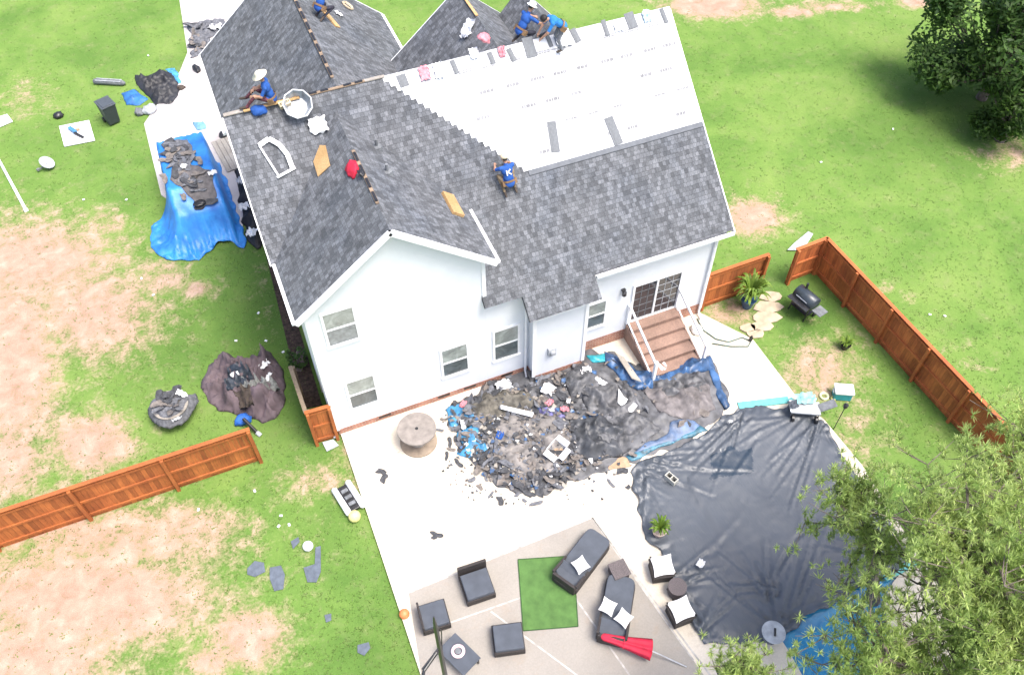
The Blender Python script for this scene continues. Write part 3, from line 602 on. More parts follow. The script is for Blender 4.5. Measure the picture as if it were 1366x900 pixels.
# ------------------------------------------------------------------ people
def person(label, pose, M_, shirt, trous, hat, emblem=False, size=1.0, short=False):
    J = {k: Vector(v) for k, v in pose.items()}
    root = None
    bm = bmesh.new()
    def cap(a, b_, ra, rb, n=12):
        a = Vector(a); b_ = Vector(b_); d = (b_-a); L = max(d.length, 1e-4); q = Vector((0, 0, 1)).rotation_difference(d.normalized()).to_matrix().to_4x4()
        bmesh.ops.create_cone(bm, cap_ends=True, segments=n, radius1=ra, radius2=rb, depth=L, matrix=Matrix.Translation((a+b_)/2) @ q)
        for p, r_ in ((a, ra), (b_, rb)): bmesh.ops.create_uvsphere(bm, u_segments=n, v_segments=8, radius=r_, matrix=Matrix.Translation(p))
    def ell(c, s, q=None):
        mm = Matrix.Translation(c) @ (q or Matrix()) @ Matrix.Diagonal((*s, 1)); bmesh.ops.create_uvsphere(bm, u_segments=16, v_segments=12, radius=1, matrix=mm)
    segs = []
    pel, ch, nk, hd = J['pelvis'], J['chest'], J['neck'], J['head']
    tq = Vector((0, 0, 1)).rotation_difference((ch-pel).normalized()).to_matrix().to_4x4()
    ell(pel, (.175, .125, .14), tq); ell((pel+ch)/2, (.155, .115, .20), tq); ell(ch, (.19, .125, .17), tq)
    segs += [('T', pel, pel, .0), ('S', pel.lerp(ch, .25), ch, .1), ('S', ch, nk.lerp(ch, .3), .1)]
    cap(ch, nk, .075, .055); cap(nk, hd, .055, .055); segs.append(('K', nk, hd, 0))
    fwd = J['face']-hd; fwd.normalize(); ell(hd, (.078, .098, .118)); 
    side = Vector((0, 0, 1)).cross(fwd); side = side.normalized() if side.length > .1 else Vector((1, 0, 0)); hup = fwd.cross(side)
    cap(hd+fwd*.085-hup*.0, hd+fwd*.115-hup*.025, .016, .020, 8)          # nose
    cap(hd+fwd*.06-hup*.085, hd+fwd*.085-hup*.095, .03, .022, 8)          # chin
    for s_ in (-1, 1): cap(hd+side*s_*.082, hd+side*s_*.09-hup*.03, .018, .014, 6)
    fing = []
    for s_ in ('l', 'r'):
        sh, el, wr, ha = J['sh_'+s_], J['el_'+s_], J['wr_'+s_], J['ha_'+s_]
        cap(ch.lerp(nk, .35), sh, .085, .068); cap(sh, el, .060, .047); cap(el, wr, .046, .030); hdv = (ha-wr).normalized(); cap(wr, wr+hdv*.075, .030, .036)
        segs += [('S', sh, sh.lerp(el, .75), .0), ('K', sh.lerp(el, .95), wr, 0), ('K', wr, ha, 0)]
        sd_ = hdv.cross(Vector((0, 0, 1))); sd_ = sd_.normalized() if sd_.length > .2 else Vector((1, 0, 0)); dn = sd_.cross(hdv); dn = dn if dn.z < 0 else -dn
        base = wr+hdv*.08
        for k, ln in enumerate((.062, .075, .070, .055)):
            o_ = base+sd_*(k-1.5)*.023; m1 = o_+hdv*ln*.55+dn*.008; m2 = m1+hdv*ln*.35+dn*.03
            cap(o_, m1, .011, .010, 7); cap(m1, m2, .010, .009, 7); segs.append(('K', o_, m2, 0))
        tb = wr+hdv*.03+sd_*.03*(1 if s_ == 'l' else -1); cap(tb, tb+hdv*.035+sd_*.035*(1 if s_ == 'l' else -1)+dn*.01, .013, .011, 7)
        hp, kn, an, to = J['hp_'+s_], J['kn_'+s_], J['an_'+s_], J['to_'+s_]
        cap(hp, kn, .088, .060); cap(kn, an, .058, .040); cap(an, to, .045, .036); cap(an, an+(an-to).normalized()*.05, .04, .035)
        segs += [('T', hp, kn, 0), ('T', kn, an, 0), ('B', an.lerp(to, .1), to, 0)]
    me = bpy.data.meshes.new('person'); bm.to_mesh(me); bm.free(); o = bpy.data.objects.new('person', me); C.objects.link(o)
    r_ = o.modifiers.new('r', 'REMESH'); r_.mode = 'VOXEL'; r_.voxel_size = .0125; sm = o.modifiers.new('s', 'SMOOTH'); sm.iterations = 3; sm.factor = .4
    dg = bpy.context.evaluated_depsgraph_get(); me2 = bpy.data.meshes.new_from_object(o.evaluated_get(dg)); o.modifiers.clear(); o.data = me2
    for mm in (shirt, trous, M_SKIN, M_BOOT, M_EYE, M_LIP, M_HAIR): me2.materials.append(mm)
    idx = {'S': 0, 'T': 1, 'K': 2, 'B': 3}
    eyes = [hd+fwd*.09+side*s_*.032+hup*.012 for s_ in (-1, 1)]; mouth = hd+fwd*.092-hup*.055
    for p in me2.polygons:
        c = p.center; best = 9; bi = 2
        for k, a, b_, rr in segs:
            d = b_-a; t_ = max(0, min(1, (c-a).dot(d)/max(d.length_squared, 1e-6))); dd = (c-a-d*t_).length-rr
            if k == 'S' and rr: dd += .0
            if dd < best: best = dd; bi = idx[k]
        if (c-hd).length < .15 and bi in (0, 2):
            bi = 2
            if min((c-e).length for e in eyes) < .016: bi = 4
            elif abs((c-mouth).dot(hup)) < .008 and (c-mouth).length < .03: bi = 5
            elif (c-hd).dot(hup) > .035 and (c-hd).dot(fwd) < .07 or (c-hd).dot(fwd) < -.03 and (c-hd).dot(hup) > -.04: bi = 6
        p.material_index = bi; p.use_smooth = True
    tag(o, label, 'person'); o.matrix_world = M_
    hq = Vector((0, 0, 1)).rotation_difference(hup if hup.z > 0 else -hup).to_matrix().to_4x4(); HM = Matrix.Translation(hd) @ hq
    if hat == 'straw' or hat == 'white':
        b = MB(); mm = mat('pale_straw', (.66, .60, .48), .85, .1, 20) if hat == 'straw' else M_WHT
        R_ = .23 if hat == 'straw' else .17
        b.lathe([(R_, .045), (R_, .055), (.115, .075), (.105, .15), (.06, .175), (.0, .18)], (0, 0, 0), 24, M=HM); b.build('hat', mm, o, smooth=True)
    elif hat == 'cap':
        b = MB(); b.lathe([(.118, .03), (.115, .08), (.08, .135), (0, .15)], (0, 0, 0), 18, M=HM); b.box((0, .14, .045), (.15, .12, .015), M=HM); b.build('hat', M_STRAW, o, smooth=True)
    else:
        b = MB(); b.lathe([(.108, .0), (.112, .05), (.08, .115), (0, .132)], (0, -.012, 0), 18, M=HM); b.build('hair', M_HAIR, o, smooth=True)
    if emblem:
        bk = (ch+ (ch-pel).normalized()*.0); nb = (ch-pel).normalized().cross(Vector((1, 0, 0))).normalized(); nb = nb if nb.z > 0 else -nb
        axu = (ch-pel).normalized(); ctr = ch-axu*.04+nb*.134; b = MB()
        for a, c_ in (((-.07, -.08), (-.07, .08)), ((-.06, 0), (.06, .08)), ((-.04, .01), (.07, -.08))):
            b.bar(ctr+Vector((1, 0, 0))*a[0]+axu*a[1], ctr+Vector((1, 0, 0))*c_[0]+axu*c_[1], .035, .012, up=nb)
        b.build('shirt_emblem', M_WHT, o)
    # tool belt
    b = MB(); b.lathe([(.185, -.03), (.19, -.03), (.19, .03), (.185, .03)], (0, 0, 0), 16, M=Matrix.Translation(pel.lerp(ch, .22)) @ tq @ Matrix.Diagonal((1, .78, 1, 1)), ring=True)
    for s_ in (-1, 1): b.box((s_*.2, .03, -.06), (.07, .15, .16), M=Matrix.Translation(pel.lerp(ch, .22)) @ tq)
    b.build('tool_belt', mat('leather', (.20, .12, .06), .8, .2), o)
    return o
kneel = dict(pelvis=(0, 0, .40), chest=(0, .24, .72), neck=(0, .36, .90), head=(0, .44, 1.03), face=(0, .60, .93), sh_l=(-.20, .30, .80), sh_r=(.20, .30, .80), el_l=(-.30, .50, .60), el_r=(.30, .52, .60), wr_l=(-.22, .74, .50), wr_r=(.2, .74, .46),
             ha_l=(-.18, .84, .46), ha_r=(.16, .84, .42), hp_l=(-.10, .02, .38), hp_r=(.10, .02, .38), kn_l=(-.18, .42, .26), kn_r=(.20, .42, .28), an_l=(-.14, .0, .10), an_r=(.15, .02, .12), to_l=(-.14, -.16, .04), to_r=(.15, -.14, .05))
sit = dict(pelvis=(0, 0, .14), chest=(0, .10, .52), neck=(0, .13, .70), head=(0, .17, .86), face=(0, .32, .80), sh_l=(-.20, .10, .60), sh_r=(.20, .10, .60), el_l=(-.28, .24, .38), el_r=(.28, .26, .38), wr_l=(-.18, .48, .36), wr_r=(.18, .48, .34),
           ha_l=(-.12, .57, .32), ha_r=(.12, .57, .30), hp_l=(-.10, .03, .12), hp_r=(.10, .03, .12), kn_l=(-.20, .44, .36), kn_r=(.22, .46, .34), an_l=(-.22, .72, .06), an_r=(.24, .76, .04), to_l=(-.23, .90, .03), to_r=(.26, .94, .01))
bend = dict(pelvis=(0, -.1, .80), chest=(0, .20, 1.02), neck=(0, .36, 1.08), head=(0, .49, 1.10), face=(0, .60, .98), sh_l=(-.20, .28, 1.02), sh_r=(.20, .28, 1.02), el_l=(-.25, .45, .78), el_r=(.25, .45, .78), wr_l=(-.16, .60, .58), wr_r=(.16, .60, .58),
            ha_l=(-.13, .66, .50), ha_r=(.13, .66, .50), hp_l=(-.10, -.08, .78), hp_r=(.10, -.08, .78), kn_l=(-.16, .08, .42), kn_r=(.18, .06, .42), an_l=(-.17, -.06, .08), an_r=(.2, -.08, .08), to_l=(-.18, .10, .03), to_r=(.22, .08, .03))
def PM_(p, rz, dz=0): return Matrix.Translation(Vector(p)+Vector((0, 0, dz))) @ Matrix.Rotation(rz, 4, 'Z')
# the roofer in the middle: facing uphill, back to us; feet lie on the slope
k2 = {k: (v[0]*(1.25 if k[:2] in ('kn', 'an', 'to') else 1), v[1]*.72, v[2]*.88+v[1]*.83*.45) for k, v in kneel.items()}
for k, dz in (('kn_l', .10), ('kn_r', .10), ('to_l', .0), ('to_r', .0)): k2[k] = (k2[k][0], k2[k][1], k2[k][2]+dz)
person('roofer in blue shirt with white back emblem, kneeling mid slope beside the white underlayment', k2, PM_(ms(680, 258), .1, .06), M_BSH, M_TRO, 'cap', True)
pA = Vector((1.02, YR-.02, H)); person('roofer in wide straw hat and blue shirt sitting on the left ridge', sit, PM_(pA, math.radians(75), .07), M_BSH, M_PLAID, 'straw')
pB = gR(428, 26); k3 = dict(kneel)
person('roofer in blue shirt kneeling on the garage roof at the top edge of the photo', k3, PM_(pB, math.radians(-60), .02), M_BSH, M_DTRO, None)
pC = Vector((8.72, YR+.30, H-.30)); person('roofer in white hat and dark blue shirt crouching at the ridge, left of the pair', kneel, PM_(pC, math.radians(-75), .12), M_BSH, M_DTRO, 'white')
pD = Vector((9.75, YR-.35, H-.28)); person('roofer in bright blue shirt with black hair bending at the ridge, right of the pair', bend, PM_(pD, math.radians(82), .0), M_CSH, M_GTRO, None)
t = empty('nail_gun', mw=frame_at((9.35, YR-.05, H+.04), (0, 0, 1), .3), label='black nail gun on the ridge between the pair of roofers', cat='tool')
b = MB(); b.box((0, 0, .10), (.30, .07, .08)); b.bar((.12, 0, .10), (.16, 0, .0), .05, .05); b.build('body', M_BLK, t); b = MB(); b.bar((-.12, 0, .08), (-.05, 0, -.0), .10, .04); b.build('magazine', M_BLKM, t)
lump('blue_bag', M_BSH, (.22, .16, .12), 21, frame_at((.55, YR-.12, H-.06), (0, -.6, 1)), 'blue bag on the left ridge beside the straw hatted roofer', 'bag')
b = MB(); b.box((0, 0, .09), (.34, .16, .18)); b.bar((-.13, 0, .28), (.13, 0, .28), .03, .03); b.bar((-.13, 0, .18), (-.13, 0, .29), .03, .03); b.bar((.13, 0, .18), (.13, 0, .29), .03, .03)
simple('tool_tote', b, M_STRAW, frame_at((1.30, YR-.12, H-.07), (0, -.5, 1), .2), 'small tan tool tote on the ridge just right of the straw hatted roofer', 'tool box', bevel=.01)

# ------------------------------------------------------------------ fences
def fence(a, c, npost, inside, m, label, h=1.8, pr=1):
    a = Vector((a[0], a[1], 0)); c = Vector((c[0], c[1], 0)); d = (c-a); L = d.length; d.normalize(); nrm = Vector((-d.y, d.x, 0))*inside
    rz = math.atan2(d.y, d.x); t = empty('wood_fence', a, rz, label, 'fence')
    s_ = 1 if (Matrix.Rotation(-rz, 3, 'Z') @ nrm).y > 0 else -1
    b = MB(); n = max(2, int(L/.145)); rn = random.Random(int(L*100))
    for i in range(n):
        x = (i+.5)*L/n; b.box((x, 0, (h+rn.uniform(-.01, .01))/2), (L/n-.006, .018, h+.01))
    b.build('boards', m, t)
    for z in (.22, h*.53, h-.12):
        b = MB(); b.box((L/2, s_*.032, z), (L, .045, .09)); b.build('rail', m, t)
    b = MB(); b.box((L/2, s_*.02, h+.035), (L+.04, .13, .03)); b.build('cap_rail', m, t)
    for i in range(npost):
        x = L*i/(npost-1) if npost > 1 else 0; x = min(max(x, .05), L-.05)
        b = MB(); b.box((x, s_*.105, h/2), (.10, .10, h+.02)); b.build('post', m, t)
    return t
A = at(-150, 757).xy; B = at(350, 612).xy
fence(Vector((-13.2, .10)), Vector((-2.57, .10)), 5, -1, M_FEN, 'long orange stained wooden fence crossing the left lawn')
p1 = at(1048, 378).xy; p2 = at(1086, 362).xy; p3 = at(1312, 610).xy
fence((18.5, .10), (18.95, -10.9), 7, -1, M_FEN2, 'long reddish brown wooden fence running down the right side behind the patio lawn')
fence((17.15, .06), (18.48, .12), 2, -1, M_FEN2, 'short reddish fence return in the corner behind the grill')
fence((13.55, .20), (16.1, .24), 2, -1, M_FEN, 'short orange fence panel beside the right corner of the house')
fence((-.84, .02), (-.06, -.02), 2, -1, M_FEN, 'narrow orange wooden gate panel at the left corner of the house')
fence((-.84, .08), (-.86, 2.0), 2, -1, wood_mat('tan_weathered_fence', (.16, .12, .08), (.24, .18, .12)), 'thin weathered fence side seen edge-on along the planting bed', h=1.7)
# ------------------------------------------------------------------ generic draped cloth from an outline
def drape(name, outline, hf, m, res=.12, label=None, cat=None, group=None, parent=None, seed=1, off=(0, 0), mats=None, mfun=None, wob=.0):
    n = len(outline); edge = []; rn = random.Random(seed)
    for i in range(n):
        a = Vector(outline[i]); c = Vector(outline[(i+1) % n]); L = (c-a).length; k = max(1, int(L/res)); nn = Vector((-(c-a).y, (c-a).x)).normalized()
        for j in range(k):
            p = a.lerp(c, j/k); edge.append(p+nn*wob*N3(p.x*2.3, p.y*2.3, seed) if wob else p)
    xs_ = [p.x for p in edge]; ys_ = [p.y for p in edge]; pts = list(edge); y = min(ys_)
    while y < max(ys_):
        x = min(xs_)
        while x < max(xs_):
            q = Vector((x+rn.uniform(-.3, .3)*res, y+rn.uniform(-.3, .3)*res))
            if inpoly(q.x, q.y, edge): pts.append(q)
            x += res
        y += res
    ne = len(edge); r_ = delaunay_2d_cdt(pts, [(i, (i+1) % ne) for i in range(ne)], [], 1, 1e-5)
    V, Fc = r_[0], r_[2]
    def ed(p):
        dm = 9
        for i in range(0, ne):
            dx = p[0]-edge[i].x; dy = p[1]-edge[i].y; dd = dx*dx+dy*dy
            if dd < dm: dm = dd
        return math.sqrt(dm)
    b = MB(); 
    for p in V: s_ = ed(p); b.v.append((p[0]-off[0], p[1]-off[1], hf(p[0], p[1], s_)))
    b.f = [list(f) for f in Fc]; b.m = [0]*len(b.f)
    if mfun:
        for i, f in enumerate(b.f):
            c = sum((Vector(b.v[k]) for k in f), Vector())/3; b.m[i] = mfun(c.x+off[0], c.y+off[1])
    o = b.build(name, mats or m, parent, smooth=True)
    if off != (0, 0): o.location = (off[0], off[1], 0)
    # cloth has thickness
    so = o.modifiers.new('t', 'SOLIDIFY'); so.thickness = .006; so.offset = 0
    if label: tag(o, label, cat, group)
    return o
def fold(x, y, s):
    x2 = x+.8*N3(x*.8, y*.8, s+9); return (1-abs(2*N3(x2*1.0, y*1.0, s)))**3
def ctr(pl): return (sum(p[0] for p in pl)/len(pl), sum(p[1] for p in pl)/len(pl))

# pool cover
cov_px = [(840,628),(862,610),(905,598),(942,575),(968,552),(985,545),(1010,541),(1050,545),(1085,549),(1106,572),(1128,612),(1165,668),(1205,725),(1214,748),(1180,768),(1128,793),(1085,820),(1052,840),(1036,852),(985,856),(940,858),(925,842),(915,800),(898,765),(880,735),(860,718),(853,690),(848,660)]
COV = P2(cov_px, .16)
cr = [((1090,560),(1078,628),.05,.10),((1104,575),(1148,655),.06,.07),((925,650),(1022,792),.03,.26),((1068,718),(1026,786),.07,.05),((1026,786),(1044,846),.08,.09),((1046,842),(1132,788),.09,.08),((1003,560),(935,625),.05,.06),((985,572),(920,640),.045,.07),((955,575),(870,612),.06,.06),((1010,590),(975,640),.03,.05),((945,735),(985,690),.02,.12),((930,840),(885,750),.08,.06),((945,845),(905,775),.06,.05),((862,640),(858,700),.07,.05),((1015,575),(960,610),.04,.05),((1135,640),(1180,700),.05,.1)]
CR = [(at(*a, .15).xy, at(*c, .15).xy, h_*1.0, max(.055, w_*.7)) for a, c, h_, w_ in cr]
rr_ = random.Random(12)
for (ox, oy), n_, a0, a1, L0_, L1_ in (((1095, 552), 12, 95, 175, 50, 150), ((1040, 838), 16, 200, 330, 40, 150), ((848, 630), 14, -35, 70, 30, 130), ((1026, 790), 10, 170, 300, 30, 90), ((905, 775), 9, -60, 40, 25, 80), ((990, 548), 12, 100, 170, 40, 130), ((870, 610), 8, -20, 20, 40, 140), ((930, 850), 8, 260, 320, 30, 90), ((1200, 740), 8, 150, 220, 40, 110)):
    for k in range(n_):
        a = math.radians(rr_.uniform(a0, a1)); L_ = rr_.uniform(L0_, L1_); s0 = rr_.uniform(2, 14); jx, jy = rr_.gauss(0, 7), rr_.gauss(0, 7)
        CR.append((at(ox+jx+math.cos(a)*s0, oy+jy+math.sin(a)*s0, .15).xy, at(ox+jx+math.cos(a)*L_, oy+jy+math.sin(a)*L_, .15).xy, rr_.uniform(.028, .062), rr_.uniform(.035, .065)))
RAD = []
def hcov(x, y, d):
    z = .125+0+.08*min(d/.5, 1)+.035*N3(x*.5, y*.5, 2)+.02*N3(x*1.3+y*.7, y*.4-x*.2, 5)+.008*N3(x*5, y*5, 5)
    z -= .05*min(d/2.5, 1)
    p = Vector((x, y))
    for a, c, h_, w_ in CR:
        ab = c-a; t_ = max(0, min(1, (p-a).dot(ab)/ab.length_squared)); q = (p-a-ab*t_); dd = q.length; sgn = ab.x*q.y-ab.y*q.x
        t_e = 1-.75*t_
        if dd < w_*4: z += t_e*(h_*math.exp(-(dd/w_)**2)-(h_*.8*math.exp(-((dd-w_*1.6)/w_)**2) if sgn < 0 else 0))
    for c, n_, am, rr in RAD:
        q = p-c; r_ = q.length
        if r_ < rr*2: z += am*math.sin(math.atan2(q.y, q.x)*n_+2.5*N3(x*.8, y*.8))*math.exp(-(r_/rr)**2)*min(1, r_/.4)
    if d < .5: z += (.5-d)*.10*abs(N3(x*3, y*3, 7))*3
    return max(z, .112)
WETP = P2([(947,608),(975,594),(985,603),(1003,597),(1004,618),(1004,630),(980,634),(945,640),(952,626),(946,620)], .15)
drape('pool_cover', COV, hcov, M_COV, .06, 'big black plastic sheet stretched over the swimming pool with creases and standing water', 'pool cover', off=ctr(COV), mats=[M_COV, M_WET], mfun=lambda x, y: 1 if inpoly(x+.06*N3(x*6, y*6), y+.06*N3(x*6, y*6, 4), WETP) else 0, wob=.15)
# turquoise coping of the pool edge
b = MB(); b.bar(at(985, 541, .13), at(1052, 533, .13), .26, .05); b.bar(at(1052, 533, .129), at(1064, 541, .129), .25, .05); tag(b.build('pool_coping', M_TURQ), 'turquoise strip of pool edging showing beyond the upper edge of the black cover', 'pool edging')
b = MB(); b.bar(at(1180, 771, .13), at(1228, 745, .13), .20, .05); tag(b.build('pool_coping', M_TURQ), 'short turquoise strip of pool edging at the lower right of the cover, among pine branches', 'pool edging')

M_TEALT = mat('dull_teal_tarp', (.05, .17, .24), .5, .4, 5)
# debris pile: wrinkled black sheet with a heap, crossed by blue tarp and covered in scraps
pile_px = [(594,545),(640,520),(690,492),(735,495),(775,470),(812,468),(850,492),(905,478),(945,474),(962,505),(975,540),(940,572),(900,600),(850,612),(812,625),(775,640),(735,655),(690,655),(650,640),(612,600)]
PILE = P2(pile_px, .12)
def hp_raw(x, y, d):
    k = min(d/.9, 1); k = k*k*(3-2*k)
    z = .12+k*(.10+.14*N3(x*.7, y*.7, 9)+.15*fold(x*.9, y*.9, 4)+.08*fold(x*2.2, y*2.2, 3))
    z += .03*N3(x*9, y*9, 3)*k
    return max(z, .115)
drape('black_sheet', PILE, hp_raw, M_DTARP, .10, 'crumpled black sheet heaped with torn roofing beside the back wall', 'sheet', off=ctr(PILE), wob=.35)
def hpile(x, y):
    if not inpoly(x, y, PILE): return .107
    d = min((Vector((x, y))-Vector(PILE[i]).lerp(Vector(PILE[(i+1) % len(PILE)]), t/4)).length for i in range(len(PILE)) for t in range(4))
    return hp_raw(x, y, d)
def ptarp(px, seed, m, label, cat='tarp', amp=.10, z0=.04, res=.07, name='tarp_piece', fine=6, zf=None, wob=.08, group=None):
    PL = P2(px, .2); zf = zf or hpile
    def h(x, y, d): return zf(x, y)+z0*min(d/.15, 1)+.012+amp*min(d/.35, 1)*(.15+.9*fold(x*1.3+seed, y*1.3, seed)+.45*fold(x*3.2+seed, y*3.2, 2))
    return drape(name, PL, h, m, res, label, cat, group, off=ctr(PL), seed=seed, wob=wob)
ptarp([(806,466),(830,476),(850,492),(880,496),(925,476),(948,472),(954,490),(920,504),(890,514),(850,520),(828,508),(808,486)], 3, M_NAVY, 'shiny blue black tarp band draped below the steps', amp=.32)
ptarp([(945,478),(960,500),(966,520),(975,540),(968,545),(955,525),(948,500)], 4, M_NAVY, 'narrow dark teal tarp edge at the right end of the debris heap', amp=.14)
ptarp([(893,566),(915,556),(935,566),(920,580),(895,590),(860,600),(845,604),(860,590),(890,580)], 5, mat('slate_blue_tarp', (.10, .15, .25), .5, .25, 3), 'slate blue tarp strip between the debris heap and the pool cover', amp=.06)
ptarp([(593,545),(612,535),(635,540),(640,555),(625,562),(612,560),(608,575),(598,562)], 6, M_CYAN, 'torn cyan tarp at the left end of the heap, upper piece', amp=.12, wob=.2)
ptarp([(612,578),(635,570),(642,585),(650,600),(630,606),(612,603)], 7, M_CYAN, 'torn cyan tarp at the left end of the heap, lower piece', amp=.12, wob=.2)
ptarp([(715,545),(740,545),(755,560),(735,562),(718,555)], 8, mat('violet_wrapper', (.16, .15, .34), .6, .4, 8), 'violet blue wrapper in the middle of the heap', 'wrapper', amp=.08, name='shingle_wrapper')
ptarp([(748,500),(775,488),(800,505),(790,530),(760,535)], 9, M_DTARP, 'dark folded sheet on the heap near the meter wall', 'sheet', amp=.30, name='folded_sheet')
ptarp([(855,520),(905,510),(945,515),(955,545),(925,560),(880,555)], 10, mat('warm_grey_sheet', (.17, .155, .155), .85, .3, 3, bump=.4, bscale=8), 'warm grey crumpled sheet on the right part of the heap', 'sheet', amp=.26, name='folded_sheet')
ptarp([(800,560),(850,550),(880,575),(850,600),(810,610),(790,590)], 12, M_DTARP, 'dark crumpled sheet at the front right of the heap', 'sheet', amp=.2, name='folded_sheet')
ptarp([(655,560),(690,548),(742,556),(768,590),(740,636),(690,640),(660,610)], 13, mat('brown_grey_felt', (.21, .195, .185), .9, .3, 3, bump=.5, bscale=9), 'brown grey felt spread over the front of the heap', 'sheet', amp=.12, name='folded_sheet')
ptarp([(770,520),(800,508),(850,520),(862,548),(830,562),(785,555)], 31, M_DTARP, 'black folded sheet across the middle right of the heap', 'sheet', amp=.30, name='folded_sheet')
ptarp([(760,560),(800,556),(835,575),(830,606),(785,618),(756,600)], 32, mat('charcoal_plastic', (.06, .064, .072), .5, .3, 2), 'shiny charcoal plastic on the front middle of the heap', 'sheet', amp=.28, name='folded_sheet')
ptarp([(610,548),(645,528),(690,520),(720,535),(700,556),(650,565)], 33, mat('brownish_felt', (.13, .12, .10), .9, .4, 4), 'brownish torn felt on the upper left of the heap', 'felt', amp=.2, name='roofing_felt', wob=.25)
ptarp([(835,608),(870,592),(905,580),(935,566),(945,572),(912,584),(878,598),(845,612)], 34, M_TEALT, 'thin teal tarp edge between the heap and the pool cover', amp=.06, z0=.03)
ptarp([(862,508),(905,498),(938,500),(948,530),(935,545),(885,535)], 35, M_DTARP, 'black crumpled sheet just below the blue tarp band', 'sheet', amp=.30, name='folded_sheet')
ptarp([(782,473),(806,470),(808,482),(790,484)], 14, M_TEAL, 'dark teal tarp fold against the wall left of the steps', amp=.2)
ptarp([(780,500),(795,497),(800,560),(785,560)], 15, M_NAVY, 'dark blue fold running down the middle of the heap', amp=.15)

# shingle scrap prototypes
protos = []
for k in range(9):
    rn = random.Random(k+40); b = MB(); n = 9; L = rn.uniform(.14, .36); Wd = rn.uniform(.07, .15)
    P = [(x*L*rn.uniform(.82, 1.1), y*Wd*rn.uniform(.75, 1.15)) for x, y in ((1, -.1), (1, .9), (.5, 1), (.0, .75), (-.6, 1), (-1, .8), (-1, -.2), (-.3, -1), (.7, -1))]; kx = rn.uniform(-1.0, 1.0)*(k % 3 != 0)
    ring = [(x, y, kx*x*x+max(0, -kx)*L*L*.5+.015*rn.random()) for x, y in P]; b.v = [(0, 0, 0)]+ring+[(0, 0, -.012)]+[(x, y, z-.012) for x, y, z in ring]
    for i in range(n):
        j = (i+1) % n; b.f += [[0, 1+i, 1+j], [n+1, n+2+j, n+2+i], [1+i, n+2+i, n+2+j, 1+j]]
    b.m = [0]*len(b.f); o = b.build('shingle_scrap', M_SCR[k % 3]); C.objects.unlink(o); protos.append(o)
def scrap(p, group, label, sc=1, tilt=.35, rn=random):
    o = rn.choice(protos).copy(); C.objects.link(o); o.location = p; o.rotation_euler = (rn.gauss(0, tilt), rn.gauss(0, tilt), rn.uniform(0, 6.28)); o.scale = (sc,)*3
    return tag(o, label, 'shingle scrap', group)
rn = random.Random(11); k = 0
while k < 200:
    px_ = rn.uniform(600, 950); py_ = rn.uniform(480, 665)
    q = at(px_, py_, .2)
    if not inpoly(q.x, q.y, PILE): continue
    if px_ > 770 and rn.random() < .9: continue
    scrap((q.x, q.y, hpile(q.x, q.y)+.07+rn.random()*.06), 'torn shingles on the debris heap', 'torn dark shingle scrap lying on the debris heap by the back wall', rn.uniform(.6, 1.25), .4, rn); k += 1
for px_, py_ in ((509,629),(512,638),(583,713),(580,716),(596,608),(602,600),(640,650),(655,660),(668,668),(690,660),(700,668),(710,660),(722,650),(732,640),(715,672),(648,636),(630,640),(808,622),(830,628),(815,645),(838,650),(585,574),(600,590),(592,560),(670,640),(745,625),(765,640),(705,652),(680,650),(612,618)):
    q = at(px_, py_, .1); scrap((q.x, q.y, .130), 'loose shingle scraps on the patio', 'small dark shingle scrap lying loose on the pale patio', rn.uniform(.45, .85), .05, rn)
# crumbs and small torn bits, too many to count
b = MB(); k = 0
while k < 1700:
    px_ = rn.gauss(698, 58); py_ = rn.gauss(588, 42) - (px_-745)*.12
    q = at(px_, py_, .15)
    if q.y > -.6 or not inpoly(q.x, q.y, PATIO): continue
    inside_ = inpoly(q.x, q.y, PILE)
    if not inside_ and (rn.random() < .72 or px_ > 850 or py_ > 672 or px_ < 590): continue
    z = hpile(q.x, q.y)+(.03+rn.random()*.10 if inside_ else .004); L = rn.uniform(.015, .065 if not inside_ else .11); a = rn.uniform(0, 6.28); tx, ty = rn.gauss(0, .25), rn.gauss(0, .25)
    V = [Vector((L*math.cos(a+t_)*r2_, L*math.sin(a+t_)*r2_, 0)) for t_, r2_ in ((0, 1), (1.1, .6), (2.2, 1.1), (3.3, .7), (4.6, .9))]
    tl = 1 if inside_ else .1
    b.add([(q.x+v.x, q.y+v.y, z+.006+tl*(tx*v.x+ty*v.y)) for v in V]+[(q.x+v.x, q.y+v.y, z+tl*(tx*v.x+ty*v.y)) for v in V], [(0, 1, 2, 3, 4), (9, 8, 7, 6, 5)]+[(i, (i+1) % 5, 5+(i+1) % 5, 5+i) for i in range(5)], rn.choice((0, 0, 0, 0, 1, 1, 1, 2, 2, 2, 2, 5, 4, 4, 5, 3)) if inside_ else rn.choice((0, 0, 1, 2)))
    k += 1
o = b.build('small_debris', M_SCR+[M_UND, M_NAVY, M_GREYW]); tag(o, 'small torn crumbs of shingle and felt strewn over the heap and patio', 'debris', kind='stuff')
